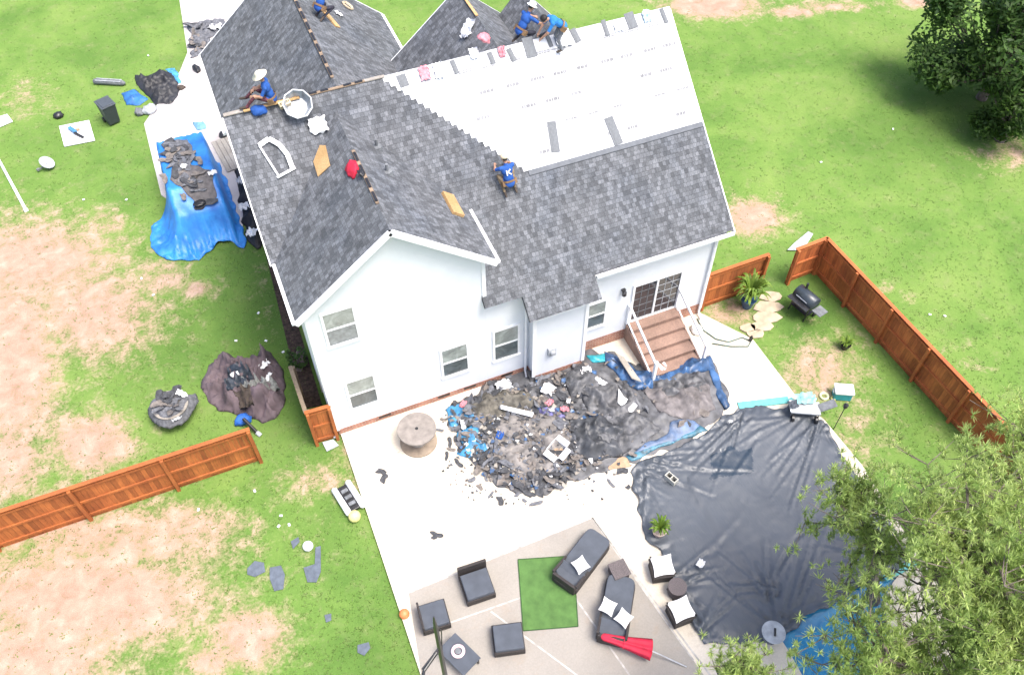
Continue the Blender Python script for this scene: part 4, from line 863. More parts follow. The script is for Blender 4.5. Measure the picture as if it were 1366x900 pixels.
# pale debris in the heap
for i, (px_, py_, w_, d_, mm, lb) in enumerate(((672,515,.55,.45,M_UND,'white torn plastic near the wall at the left of the heap'),(731,524,.45,.45,M_UND,'white crumpled plastic in front of the bump-out corner'),(781,496,.28,.4,M_UND,'white plastic piece close to the wall left of the steps'),
        (800,512,.5,.22,M_UND,'long white film strip on the heap below the wall'),(753,550,.3,.2,M_PINK,'pink wrapper scrap in the middle of the heap'),(733,541,.3,.2,M_PINK,'small pink scrap left of the pink wrapper on the heap'),(758,540,.2,.14,M_UND,'tiny white scrap above the pink wrapper'),
        (880,484,.7,.3,M_UND,'white cloth lying at the foot of the steps'),(667,582,.25,.3,M_BSH,'small bright blue wrapper left of the white box'),(845,541,.1,.1,M_UND,'tiny white scrap on the right side of the heap'),
        (618,540,.3,.2,M_PINK,'pale pink scrap on the cyan tarp'),(618,568,.4,.16,M_UND,'white strip crossing the cyan tarp'),(934,753,.22,.28,M_UND,'small white scrap lying on the pool cover'),(974,564,.14,.12,M_UND,'tiny white scrap near the top of the pool cover'))):
    q = at(px_, py_, .3); z = hpile(q.x, q.y) if px_ < 930 or py_ < 520 else .24
    sheet('plastic_scrap', mm, w_, d_, .10, 50+i, PM_((q.x, q.y, z+.10), i*.7), lb, 'plastic scrap')
def flat(name, m, px, z, th, label, cat, tilt=(0, 0), **kw):
    PL = [at(x, y, z) for x, y in px]; c = sum(PL, Vector())/len(PL); b = MB(); b.prism([(p.x-c.x, p.y-c.y) for p in PL], 0, th)
    o = b.build(name, m, **kw); o.location = c; o.rotation_euler = (tilt[0], tilt[1], 0); return tag(o, label, cat)
flat('foam_panel', M_UND, [(825,520),(832,530),(851,540),(842,550),(824,537)], .45, .03, 'white wedge of foam panel on the right half of the heap', 'panel', (.2, -.1))
flat('cardboard_sheet', M_CARD, [(810,612),(835,608),(842,622),(812,626)], .125, .01, 'tan cardboard sheet on the patio at the front edge of the heap', 'cardboard')
flat('wood_plank', M_WHT, [(668,541),(712,550),(710,556),(668,546)], .45, .03, 'slim white plank lying on the left half of the heap', 'plank', (.0, .05))
flat('wood_plank', M_WHT, [(702,628),(722,634),(720,638),(701,632)], .2, .02, 'short white plank at the front edge of the heap', 'plank')
flat('sheathing_offcut', M_GREYW, [(820,472),(832,476),(856,508),(842,506)], .55, .03, 'grey green board leaning left of the steps', 'board', (.0, .35))
t = empty('open_box', PM_((0, 0, 0), 0).to_translation(), .45, 'white open carton with brown inside on the front of the heap', 'box'); q = at(742, 600, .4); t.location = (q.x, q.y, hpile(q.x, q.y)+.1); t.rotation_euler = (.12, -.1, .5)
b = MB()
for x, y, dx, dy in ((-.24, 0, .02, .46), (.24, 0, .02, .46), (0, -.23, .46, .02), (0, .23, .46, .02)): b.box((x, y, .11), (dx, dy, .22))
b.build('side', M_WHT, t); b = MB(); b.box((0, 0, .01), (.46, .44, .02)); b.build('bottom', M_CARD, t)
for x, y, dx, dy, r_ in ((-.34, 0, .2, .44, 0), (.33, 0, .18, .44, 0), (0, -.32, .44, .18, 0)): b = MB(); b.box((x, y, .225), (dx, dy, .012)); b.build('flap', M_WHT, t)
# hollow concrete block on the pool cover
t = empty('concrete_block', (0, 0, 0), .3, 'pale hollow concrete block weighing down the pool cover', 'block'); q = at(895, 640, .2); t.location = (q.x, q.y, .19); t.rotation_euler = (0, 0, .35)
b = MB()
for x, dx, y, dy in ((-.09, .03, 0, .40), (.09, .03, 0, .40)): b.box((x, y, .1), (dx, dy, .2))
for y in (-.185, 0, .185): b.box((0, y, .1), (.15, .03, .2))
b.build('shell', mat('block_concrete', (.42, .41, .36), .9, .1), t); b = MB(); b.box((0, 0, .04), (.14, .34, .01)); b.build('core', M_BLK, t)

# ------------------------------------------------------------------ left yard
# vehicle under a blue tarp
VX0, VX1, VY0, VY1 = -3.15, -1.3, 10.9, 14.8
def vh(x, y):   # top profile of the vehicle
    t_ = (y-VY0)/(VY1-VY0); return 1.92 if t_ > .22 else 1.2 + max(0, t_/.22)*.72
foot = [(-4.35, 10.7), (-4.0, 10.15), (-3.5, 9.95), (-2.85, 9.6), (-2.4, 9.95), (-2.0, 10.2), (-1.6, 10.1), (-1.15, 9.6), (-.98, 9.95), (-.98, 12.5), (-1.05, 15.0), (-2.2, 15.1), (-3.3, 15.0), (-3.42, 13.2), (-3.75, 12.5), (-4.25, 12.2), (-4.45, 11.4)]
def htarp(x, y, d):
    ex = max(VX0-x, 0, x-VX1); ey = max(VY0-y, 0, y-VY1); e = math.hypot(ex, ey); tp = vh(x, y)
    sp = .25 if x > VX1 or y > VY1 else (.55 if y > 12.3 else 1.25)
    k = max(0, 1-e/sp); k = k**3.0
    inside = e <= 0
    z = .05+(tp-.05)*k
    dr = min(d/.12, 1)
    if not inside:
        ang = x*5.5 if ey > ex else y*4.5
        z += (.16*(1-abs(math.sin(ang*1.3+1.5*N3(x*2, y*2))))**2+.05*math.sin(ang*4+N3(x, y)*3))*min(1, e/.3)*dr + .04*N3(x*8, y*8)
    else: z += .03*N3(x*3, y*3, 2)+.012*N3(x*9, y*9)-.05*math.exp(-((x+2.2)**2+(y-12)**2)/.6)
    return max(z, .045)
# taper: bring walls in gently
vt = empty('covered_vehicle', (-2.25, 12, 0), 0, 'parked vehicle hidden under a bright blue tarp on the driveway', 'vehicle')
b = MB(); b.box((-.0, 1.15, .95), (1.6, 3.0, 1.3)); b.box((0, -.6, .6), (1.6, .6, .7)); b.build('body', M_BLK, vt, bevel=.1)
for sx in (-.8, .8):
    for sy in (-.4, 1.9):
        b = MB(); b.tube([(sx-.1, sy, .34), (sx+.1, sy, .34)], .33, 18); b.build('wheel', M_BLK, vt)
o = drape('blue_tarp', foot, htarp, M_BTARP, .08, 'bright blue tarp draped over the vehicle on the driveway, sweeping onto the grass', 'tarp', off=(-2.25, 12), wob=.12)
rn = random.Random(5)
for px_, py_, n_ in ((240,205,12),(252,218,10),(262,240,10),(272,262,6),(245,238,7),(272,295,4),(228,215,3),(262,175,3)):
    for i in range(n_):
        q = at(px_+rn.gauss(0, 8), py_+rn.gauss(0, 8), 1.9)
        if VX0-.1 < q.x < VX1+.05 and VY0+.1 < q.y < VY1: scrap((q.x, q.y, htarp(q.x, q.y, 1)+.045+rn.random()*.05), 'torn shingles on the blue tarp', 'torn shingle scrap lying on top of the blue tarped vehicle', rn.uniform(.8, 1.5), .12, rn)
def topsheet(px, m, seed, label, name='roofing_felt', zz=1.95):
    PL = P2(px, zz); return drape(name, PL, lambda x, y, d: htarp(x, y, 1)+.03+.05*min(d/.15, 1)*abs(N3(x*4, y*4, seed)), m, .08, label, 'felt', off=ctr(PL), wob=.12, seed=seed)
topsheet([(218,190),(250,186),(258,205),(252,216),(228,218)], M_SCR[2], 1, 'grey roofing felt at the far end of the blue tarp')
topsheet([(232,222),(255,218),(285,228),(284,250),(262,262),(244,250),(226,240)], mat('warm_felt', (.13, .12, .12), .95, .2), 2, 'torn warm grey felt in the middle of the blue tarp')
lump('black_bag', M_BLK, (.22, .18, .06), 31, PM_((*at(266, 270, 1.5).xy, 1.45), .2), 'black bag lying where the blue tarp slopes down', 'bag')
sheet('plastic_scrap', M_UND, .35, .25, .08, 70, PM_((*at(284, 232, 1.95).xy, 1.96), .2), 'white scrap at the right edge of the blue tarp top', 'plastic scrap')
sheet('plastic_scrap', M_UND, .25, .25, .08, 71, PM_((*at(246, 224, 1.95).xy, 1.99), .9), 'small white scrap in the middle of the blue tarp top', 'plastic scrap')
# dark heap between vehicle and house
PL = P2([(312,222),(325,225),(345,262),(356,315),(345,330),(328,318),(322,280)], .1)
drape('black_sheet', PL, lambda x, y, d: .04+min(d/.4, 1)*(.35+.25*N3(x*2, y*2)+.12*abs(N3(x*6, y*6))), mat('black_sheet_side', (.02, .018, .018), .7, .4, 3), .08, 'black debris sheet bunched between the tarped vehicle and the house', 'sheet', off=ctr(PL), wob=.15)
for i, (px_, py_, mm, lb) in enumerate(((325,275,M_UND,'grey white scrap on the black debris by the left house wall'),(335,310,M_UND,'white bag at the bottom of the black debris by the left house wall'),(322,240,M_LGREY,'pale scrap at the top of the black debris by the left house wall'))):
    q = at(px_, py_, .5); sheet('plastic_scrap', mm, .45, .4, .14, 80+i, PM_((q.x, q.y, .42), i), lb, 'plastic scrap')
# wooden planks lying beside the driveway by the house
t = empty('plank_stack', (*at(304, 205, .1).xy, .045), .12, 'weathered grey boards lying between the tarped vehicle and the house', 'boards')
for i in range(4): b = MB(); b.box((-.3+i*.2, 0, .03+.012*(i % 2)), (.18, 2.2, .04)); b.build('board', M_GREYW, t)
# trash can
t = empty('trash_can', (*at(151, 163, 0).xy, 0), .35, 'dark grey wheeled trash can standing on the upper left lawn', 'trash can')
b = MB(); V = [(-.24, -.27, .08), (.24, -.27, .08), (.24, .25, .08), (-.24, .25, .08), (-.30, -.36, 1.0), (.30, -.36, 1.0), (.30, .36, 1.0), (-.30, .36, 1.0)]
b.add(V, [(0,3,2,1),(4,5,6,7),(0,1,5,4),(1,2,6,5),(2,3,7,6),(3,0,4,7)]); b.build('bin', mat('dark_grey_bin', (.035, .042, .05), .5, .1), t, bevel=.02)
b = MB(); b.box((0, .0, 1.03), (.66, .78, .05)); b.box((0, -.02, 1.065), (.5, .6, .03)); b.build('lid', mat('bin_lid', (.06, .07, .08), .5, .1), t, bevel=.02)
b = MB(); b.bar((-.28, .42, .98), (.28, .42, .98), .04, .04); b.build('handle', M_BLK, t)
for sx in (-.27, .27): b = MB(); b.tube([(sx-.03, .26, .12), (sx+.03, .26, .12)], .12, 14); b.build('wheel', M_BLK, t)
# black tarp heap near driveway
zg = lambda x, y: .0
ptarp([(178,95),(195,98),(212,90),(228,92),(238,108),(236,125),(228,136),(205,135),(190,118),(180,108)], 21, mat('black_tarp', (.022, .023, .027), .55, .3, 2), 'folded black tarp heap on the lawn edge by the driveway', amp=.34, zf=zg, name='tarp_heap')
ptarp([(160,120),(178,115),(196,128),(185,136),(166,136)], 22, mat('mid_blue_tarp', (.03, .14, .38), .5, .2, 3), 'small blue tarp fold left of the black tarp heap', amp=.16, zf=zg, name='tarp_heap')
ptarp([(218,88),(232,86),(242,105),(243,112),(234,108)], 23, M_CYAN, 'light blue strip of tarp at the right of the black tarp heap', amp=.14, zf=zg, name='tarp_heap')
t = empty('folded_canopy', (*at(147, 113, 0).xy, 0), math.radians(-28), 'long narrow folded canopy bag with pale strips left of the black tarp heap', 'canopy bag')
b = MB(); b.tube([(-.75, 0, .12), (-.7, 0, .13), (.65, 0, .13), (.75, .02, .10)], [.06, .13, .12, .05], 10); b.build('bag', M_GREY, t, smooth=True)
for y in (-.08, .08): b = MB(); b.bar((-.6, y, .25), (.6, y, .24), .04, .02); b.build('strap', M_LGREY, t)
lump('bucket_bag', M_BLK, (.22, .18, .16), 41, PM_((*at(79, 156).xy, 0), 0), 'small dark bag on the grass left of the white board', 'bag')
# white board with tools
t = flat('wood_board', M_UND, [(79,169),(119,161),(127,188),(86,196)], .03, .03, 'square white board lying on the upper left lawn', 'board')
t = empty('nail_gun', (*at(101, 178, .06).xy, .07), math.radians(-62), 'blue and black nail gun with hose lying on the white board', 'tool')
b = MB(); b.bar((-.42, 0, .08), (.05, 0, .08), .16, .14); b.build('body', mat('tool_blue', (.06, .22, .42), .4), t, bevel=.02); b = MB(); b.bar((.03, -.05, .07), (.55, .03, .03), .10, .08); b.build('nose', M_BLK, t, bevel=.01)
b = MB(); b.bar((-.15, .02, .06), (-.05, .25, .04), .09, .08); b.build('grip', M_CARD, t)
# satellite dish
t = empty('satellite_dish', (*at(66, 224, 0).xy, 0), .6, 'white satellite dish lying tipped on the lawn', 'satellite dish')
b = MB(); MMd = Matrix.Translation((0, 0, .28)) @ Matrix.Rotation(.55, 4, 'X') @ Matrix.Rotation(.3, 4, 'Y'); b.lathe([(0, -.07), (.16, -.055), (.27, -.01), (.31, .03), (.30, .04), (.26, .0), (.15, -.04), (0, -.055)], n=24, M=MMd); b.build('dish', M_LGREY, t, smooth=True)
b = MB(); b.bar((0, 0, .22), (-.38, .12, .12), .04, .04); b.box((-.4, .13, .14), (.12, .09, .08)); b.bar((.02, 0, .2), (.1, 0, .02), .05, .05); b.build('arm', M_GREY, t)
t = empty('white_pipe', (*at(18, 245, 0).xy, .05), 0, 'long white plastic pipe lying on the far left lawn', 'pipe'); q0 = at(-6, 205, .05); q1 = at(34, 279, .05); c0 = Vector(t.location)
b = MB(); b.tube([q0-c0, q1-c0], .06, 10); b.build('tube', M_VINYL, t, smooth=True); b = MB(); b.tube([(q1-c0), (q1-c0)+(q1-q0).normalized()*.12], .085, 10); b.build('elbow', M_VINYL, t)
flat('wood_board', M_UND, [(-10,160),(10,153),(17,162),(-8,173)], .05, .03, 'white panel cut by the left edge of the photo', 'panel', (.05, .03))
lump('grey_bag', M_GREY, (.20, .22, .18), 45, PM_((*at(187, 152).xy, 0), 0), 'dark grey bag at the driveway corner beside the trash can', 'bag')
lump('pale_bag', M_LGREY, (.30, .28, .22), 46, PM_((*at(201, 149).xy, .0), 0), 'pale grey bag on the driveway corner beside the dark one', 'bag')
lump('dark_box_bag', M_BOOT, (.2, .14, .10), 47, PM_((*at(242, 119).xy, .03), 0), 'brown bag right of the black tarp heap', 'bag')
ptarp([(256,160),(270,158),(275,168),(262,170)], 24, mat('pale_blue_rag', (.15, .32, .45), .7), 'pale blue rag on the driveway behind the tarped vehicle', 'rag', amp=.08, zf=lambda x, y: .04, name='rag')
ptarp([(250,32),(262,26),(300,22),(308,30),(285,45),(272,68),(254,74),(252,50)], 25, M_SCR[2], 'spread of torn grey roofing at the driveway beside the garage', 'felt', amp=.20, zf=lambda x, y: .05, name='roofing_felt', wob=.3)
sheet('plastic_scrap', M_UND, .6, .5, .16, 90, PM_((*at(288, 37, .2).xy, .2), .4), 'white plastic in the torn roofing beside the garage', 'plastic scrap')
rn = random.Random(31)
for i in range(14): q = at(rn.uniform(255, 290), rn.uniform(28, 70), .2); scrap((q.x, q.y, .22), 'torn shingles beside the garage', 'torn shingle scrap on the driveway beside the garage', 1.2, .3, rn)
lump('black_bag', M_BLK, (.16, .3, .14), 48, PM_((*at(262, 92, .1).xy, .04), .2), 'black bag against the garage wall by the driveway', 'bag')
lump('black_bag', M_BLK, (.18, .22, .14), 49, PM_((*at(298, 180, .1).xy, .04), .2), 'black bag between the driveway and the house, near the boards', 'bag')

# tarp heaps on the lawn
PL = P2([(265,515),(278,485),(300,470),(322,478),(340,480),(345,466),(362,468),(375,490),(382,515),(378,540),(365,556),(350,562),(320,552),(290,545)], .1)
def hm(x, y, d):
    q = pix((x, y, .1)); f = .4+.6*min(1, max(0, (q[0]-285)/60)); return .01+min(d/.3, 1)*f*(.08+.60*fold(x*.9, y*.9, 5)+.60*fold(x*2, y*2, 6)+.30*fold(x*4, y*4, 3)+.03*N3(x*8, y*8))
o = drape('brown_tarp', PL, hm, M_MAUVE, .08, 'crumpled brown mauve tarp heap on the lawn left of the house', 'tarp', off=ctr(PL), wob=.12)
zf2 = lambda x, y: hm(x, y, .3)
ptarp([(302,512),(315,498),(335,500),(345,512),(325,520),(308,530)], 26, mat('dark_navy_sheet', (.02, .03, .045), .6, .3), 'dark navy sheet folded over the brown tarp heap', 'sheet', amp=.12, zf=zf2, name='folded_sheet')
ptarp([(322,518),(345,508),(370,515),(378,528),(355,530),(330,528)], 27, mat('grey_green_sheet', (.20, .21, .20), .8, .3), 'grey sheet across the middle of the brown tarp heap', 'sheet', amp=.12, zf=zf2, name='folded_sheet')
ptarp([(315,530),(340,528),(342,548),(325,550)], 28, M_BOOT, 'brown cloth fold at the front of the brown tarp heap', 'cloth', amp=.12, zf=zf2, name='folded_sheet')
for i, (px_, py_, w_, d_, lb) in enumerate(((316,506,.3,.2,'white scrap at the left of the brown tarp heap'),(354,490,.4,.25,'white scrap at the top of the brown tarp heap'),(361,511,.4,.15,'white strip right of the middle of the brown tarp heap'),(349,507,.3,.1,'short white strip in the middle of the brown tarp heap'))):
    q = at(px_, py_, .4); sheet('plastic_scrap', M_UND, w_, d_, .08, 60+i, PM_((q.x, q.y, hm(q.x, q.y, .3)+.12), i*.5), lb, 'plastic scrap')
# shingle covered round table
q = at(236, 556, 0); t = empty('yard_table', (q.x, q.y, 0), .3, 'pedestal table on the lawn buried under grey shingle debris', 'table')
b = MB(); b.lathe([(.05, 0), (.05, .7)], n=10); b.lathe([(.28, .0), (.28, .04), (.05, .06)], n=16); b.build('pedestal', M_GREYW, t); b = MB(); b.lathe([(.55, .70), (.58, .72), (.58, .75), (0, .75)], n=20); b.build('tabletop', M_GREYW, t)
PL = [(q.x+math.cos(a)*.8*(1+.18*math.sin(a*3+1)), q.y+math.sin(a)*.72*(1+.15*math.cos(a*4))) for a in [i/14*6.283 for i in range(14)]]
drape('grey_sheet', PL, lambda x, y, d: .78-.35*max(0, 1-d/.28)**1.3+.10*abs(N3(x*3, y*3, 2))+.05*abs(N3(x*7, y*7)), M_SCR[2], .06, 'grey roofing felt sagging over the pedestal table on the lawn', 'felt', off=(q.x, q.y), wob=.12)
rn = random.Random(77)
for i in range(16):
    a = rn.uniform(0, 6.28); r_ = rn.uniform(0, .5); scrap((q.x+math.cos(a)*r_, q.y+math.sin(a)*r_, .88+rn.random()*.06), 'torn shingles on the yard table', 'torn shingle scrap on top of the debris covered lawn table', 1.1, .25, rn)
sheet('plastic_scrap', M_UND, .45, .2, .1, 95, PM_((q.x+.45, q.y+.15, .86), -.9), 'white plastic strip hanging at the right side of the debris covered table', 'plastic scrap')
sheet('plastic_scrap', M_LGREY, .35, .2, .1, 96, PM_((q.x+.1, q.y-.55, .62), .2), 'pale grey strip at the front of the debris covered table', 'plastic scrap')
# blue bag and black pipe at fence end
lump('blue_bag', mat('vivid_blue_cloth', (.02, .12, .48), .7), (.28, .22, .20), 51, PM_((*at(325, 562).xy, 0), 0), 'vivid blue bag at the inner end of the left fence', 'bag')
t = empty('black_pole', (*at(341, 577).xy, .0), 0, 'short black pipe leaning on the left fence end beside the blue bag', 'pipe'); b = MB(); b.tube([(-.22, .35, .5), (.08, -.12, .06)], .06, 10); b.build('tube', M_BLK, t); b = MB(); b.tube([(.05, -.07, .1), (.14, -.2, .04)], .075, 10); b.build('fitting', M_LGREY, t)
# toy ride-on
t = empty('toy_car', (*at(466, 667, 0).xy, 0), math.radians(12), 'white and black toy vehicle on the grass at the patio edge', 'toy car')
for sx in (-.24, .24): b = MB(); b.tube([(sx, -.55, .14), (sx, -.5, .17), (sx, .5, .17), (sx, .56, .13)], [.05, .1, .1, .05], 10); b.build('side_float', M_VINYL, t, smooth=True)
b = MB(); b.box((0, 0, .13), (.34, .95, .12)); b.build('deck', M_BLK, t, bevel=.02)
for y in (-.25, .0, .25): b = MB(); b.box((0, y, .22), (.22, .12, .08)); b.build('seat', M_GREY, t, bevel=.02)
for sx in (-.3, .3):
    for sy in (-.36, .36): b = MB(); b.tube([(sx-.03, sy, .1), (sx+.03, sy, .1)], .1, 12); b.build('wheel', M_BLK, t)
def ball(px, py, r_, m, label, z=0, name='ball', sq=1):
    q = at(px, py, z); b = MB(); b.lathe([(0, 0)]+[(r_*math.sin(a/10*math.pi), r_*sq*(1-math.cos(a/10*math.pi))) for a in range(1, 10)]+[(0, 2*r_*sq)], n=20); o = b.build(name, m, smooth=True); o.location = (q.x, q.y, z); return tag(o, label, 'ball')
ball(474, 692, .19, M_YEL, 'pale yellow ball touching the front of the toy vehicle', 0); ball(412, 731, .16, M_VINYL, 'white ball on the grass among grey shingle pieces'); ball(540, 821, .15, M_ORG, 'orange ball at the left edge of the patio')
# shingle pieces on the lawn
for i, (pts_, lb) in enumerate(((((330,758),(340,748),(352,750),(354,762),(340,769),(330,766)),'grey shingle piece on bare soil, leftmost of the lawn pieces'),(((360,757),(375,754),(380,766),(378,785),(366,788),(360,772)),'grey upright shingle piece on the lawn right of the leftmost one'),
        (((405,757),(420,752),(421,730),(428,728),(428,762),(422,776),(410,776)),'long bent grey shingle piece on the lawn beside the white ball'),(((388,722),(398,716),(400,722),(391,732)),'small slim grey shingle piece up left of the white ball'),(((477,860),(492,856),(494,864),(486,874),(477,870)),'grey shingle piece on the lowest part of the lawn'),(((433,820),(442,818),(442,827),(435,830)),'tiny grey shingle piece alone on the lawn below the white ball'))):
    flat('shingle_piece', mat('blue_grey_shingle', (.10, .12, .15), .95, .15), pts_, .03, .015, lb, 'shingle', (.03, .02))
# small wood/brick scraps in grass
flat('glass_sheet', M_LGREY, [(430,590),(445,586),(452,594),(436,602)], .04, .02, 'pale grey sheet on the grass at the foot of the left house corner', 'sheet', (.04, .0))
rn = random.Random(9)
for i, (px_, py_) in enumerate(((1095,217),(1191,173),(1260,422),(112,267),(169,267),(198,75),(315,455),(345,418),(340,655),(375,688),(372,702),(386,700),(1240,420),(205,394),(189,372),(355,455),(378,470),(265,680),(1182,410))):
    q = at(px_, py_); b = MB(); b.box((0, 0, .03), (.10, .07, .04)); o = b.build('paper_scrap', M_UND, bevel=.01); o.location = (q.x, q.y, 0); o.rotation_euler = (0, 0, i); tag(o, 'tiny white paper scrap lying on the lawn', 'paper scrap', 'white paper scraps on the lawn')

# ------------------------------------------------------------------ patio things
t = empty('cable_spool', (2.28, -1.28, .106), 0, 'weathered wooden cable spool used as a table by the back wall', 'spool table')
b = MB(); b.lathe([(.04, .74), (.62, .74), (.62, .80), (.04, .80)], n=36); b.build('top_disc', mat('pale_weathered_wood', (.23, .205, .185), .9, .15, 5), t)
b = MB(); b.lathe([(.04, .0), (.60, .0), (.60, .06), (.04, .06)], n=36); b.build('bottom_disc', mat('tan_weathered_wood', (.27, .215, .16), .9, .15, 5), t)
b = MB(); b.lathe([(.26, .06), (.26, .74)], n=20); b.build('drum', M_GREYW, t); b = MB(); b.lathe([(.055, .795), (.055, .806)], n=12); b.build('centre_hole', M_BLK, t)
def armchair(px, py, rz, label, wd=.86, dp=.84, backrest=True, arms=False):
    q = at(px, py, .3); t = empty('outdoor_chair', (q.x, q.y, .107), rz, label, 'chair')
    b = MB(); b.box((0, 0, .17), (wd, dp, .26)); b.build('base', M_WICK, t, bevel=.02)
    for sx in (-1, 1):
        for sy in (-1, 1): b = MB(); b.box((sx*(wd/2-.05), sy*(dp/2-.05), .02), (.06, .06, .04)); b.build('leg', M_BLK, t)
    b = MB(); b.box((0, -.02 if not backrest else -.06, .38), (wd-.06, dp-(.1 if not backrest else .18), .16)); b.build('cushion', M_CUSH, t, bevel=.03)
    if backrest: b = MB(); b.box((0, dp/2-.05, .45), (wd, .09, .56)); b.build('backrest', M_WICK, t, bevel=.02)
    if arms: b = MB(); b.box((-wd/2+.03, 0, .38), (.06, dp, .42)); b.build('armrest', M_WICK, t, bevel=.02)
    return t
armchair(636, 780, math.radians(-3), 'black wicker chair with charcoal cushion, back to the house, upper of the four pad seats', .86, .95)
armchair(579, 822, math.radians(-5), 'black wicker chair with charcoal cushion at the left edge of the paved pad', .80, .80, False, True)
armchair(678, 852, math.radians(-15), 'square black wicker ottoman with charcoal cushion below the green rug', .86, .82, False)
q = at(613, 874, .4); t = empty('patio_table', (q.x, q.y, .107), math.radians(-66), 'low grey patio table with a pink ring on it at the bottom edge', 'table')
b = MB(); b.box((0, 0, .42), (1.0, .66, .05)); b.build('tabletop', M_CUSH, t, bevel=.01)
for sx in (-1, 1):
    for sy in (-1, 1): b = MB(); b.box((sx*.44, sy*.27, .2), (.05, .05, .4)); b.build('leg', M_BLK, t)
q2 = at(611, 868, .58); t = empty('float_ring', (q2.x, q2.y, .56), 0, 'pink and white ring with a dark centre lying on the low patio table', 'ring')
b = MB(); b.lathe([(.11, 0), (.18, .0), (.20, .03), (.18, .06), (.11, .05)], n=20, ring=True); b.build('rim', mat('pale_pink', (.68, .50, .52), .6, .15, 12), t, smooth=True); b = MB(); b.lathe([(.09, .0), (.09, .05), (0, .06)], n=12); b.build('hub', M_GREY, t)
RUG = P2([(691,746),(765,741),(771,835),(698,841)], .112); b = MB(); b.prism(RUG, .107, .125); o = b.build('turf_rug', M_TURF); top(o, (*ctr(RUG), .107)); tag(o, 'rectangular green artificial turf rug on the paved pad', 'rug')
b = MB(); zc = Vector((*ctr(RUG), 0))
for i in range(4): b.bar(Vector((*RUG[i], .124))-zc, Vector((*RUG[(i+1) % 4], .124))-zc, .03, .012)
b.build('binding', mat('dark_green_binding', (.03, .08, .02), .9), o).location = (0, 0, -.107)
def cush(b, w_, d_, c, rz):
    V = []; n = 8
    for s_ in (1, -1):
        for j in range(n+1):
            for i in range(n+1):
                u, v = i/n*2-1, j/n*2-1; h = .07*(1-u**4)*(1-v**4); k = 1-.12*(1-abs(u*v)); x, y = u*w_/2*(1-.12*(1-v*v)), v*d_/2*(1-.12*(1-u*u)); V.append((c[0]+x*math.cos(rz)-y*math.sin(rz), c[1]+x*math.sin(rz)+y*math.cos(rz), c[2]+s_*h))
    N_ = (n+1)**2; b.add(V, [(o_*N_+j*(n+1)+i, o_*N_+j*(n+1)+i+1, o_*N_+(j+1)*(n+1)+i+1, o_*N_+(j+1)*(n+1)+i) for o_ in (0, 1) for j in range(n) for i in range(n)])
def chaise(px, py, rz, label, pillows, plabel):
    q = at(px, py, .35); t = empty('chaise_lounge', (q.x, q.y, .107), rz, label, 'lounge')
    L, Wd = 1.95, .86
    pl_ = [(-Wd/2, -L/2+.1), (-Wd/2+.15, -L/2), (Wd/2-.15, -L/2), (Wd/2, -L/2+.1), (Wd/2, L/2-.25)]+[(Wd/2-.2+.2*math.cos(a), L/2-.2+.2*math.sin(a)) for a in (.4, .8, 1.2, 1.57)]+[(-Wd/2+.2-.2*math.cos(a), L/2-.2+.2*math.sin(a)) for a in (1.57, 1.2, .8, .4)]+[(-Wd/2, L/2-.25)]
    b = MB(); b.prism(pl_, .06, .28); b.build('base', M_WICK, t, bevel=.02)
    b = MB(); b.prism([(x*.93, y*.94+.06) for x, y in pl_], .28, .40); b.build('mattress', M_CUSH, t, bevel=.03)
    b = MB(); M_b = Matrix.Translation((0, -.38, .40)) @ Matrix.Rotation(math.radians(28), 4, 'X')
    b.box((0, -.22, .05), (Wd*.92, .5, .11), M=M_b); b.build('back_cushion', M_CUSH, t, bevel=.03)
    b = MB(); b.box((0, -L/2+.06, .30), (Wd*.9, .09, .50)); b.build('headrest_frame', M_WICK, t, bevel=.02)
    for sx in (-1, 1): b = MB(); b.bar((sx*Wd*.46, -L/2+.08, .55), (sx*Wd*.46, -.25, .42), .07, .06); b.build('arm', M_WICK, t)
    for x, y, r_, lb in pillows:
        b = MB(); cush(b, .42, .42, (0, 0, .09), r_); o = b.build('pillow', M_WCUSH, smooth=True); pw = Matrix.Translation(q) @ Matrix.Rotation(rz, 4, 'Z') @ Vector((x, y, .0)); o.location = (pw.x, pw.y, .66); o.rotation_euler = (.2, 0, 0); tag(o, lb, 'pillow')
    return t
chaise(776, 747, math.radians(-60), 'charcoal cushioned wicker lounge overlapping the right edge of the green rug', [(.12, -.28, .2, 'white pillow on the lounge overlapping the green rug')], '')
chaise(822, 813, math.radians(-36), 'charcoal cushioned wicker lounge with two pillows behind the closed red umbrella', [(-.26, -.10, .7, 'white pillow, left of the two on the lounge by the red umbrella'), (.22, -.32, .5, 'white pillow, right of the two on the lounge by the red umbrella')], '')
def cube_stool(px, py, rz, label, m=M_WICKB, top_m=None, s_=.46, h=.42, cs=1.0, round_=False):
    q = at(px, py, h*.6); t = empty('wicker_stool', (q.x, q.y, .107), rz, label, 'stool')
    if round_: b = MB(); b.lathe([(s_*.46, .03), (s_*.5, .1), (s_*.5, h-.04), (s_*.54, h-.03), (s_*.54, h), (0, h)], n=24); b.build('body', m, t)
    else: b = MB(); b.box((0, 0, h/2+.02), (s_, s_, h-.04)); b.box((0, 0, h), (s_+.06, s_+.06, .04)); b.build('body', m, t, bevel=.015)
    if top_m: b = MB(); cush(b, s_*cs*1.12, s_*cs*1.12, (.03, .03, h+.09), .0); b.build('cushion', top_m, t, smooth=True)
    for sx in (-1, 1):
        for sy in (-1, 1): b = MB(); b.box((sx*s_*.33, sy*s_*.33, .02), (.05, .05, .05)); b.build('foot', M_BLK, t)
cube_stool(825, 764, math.radians(0), 'square brown grey wicker side table between the two lounges')
cube_stool(881, 762, math.radians(-14), 'dark wicker seat with white cushion, upper of the two by the pool cover', M_WICK, M_WCUSH, .58, .42)
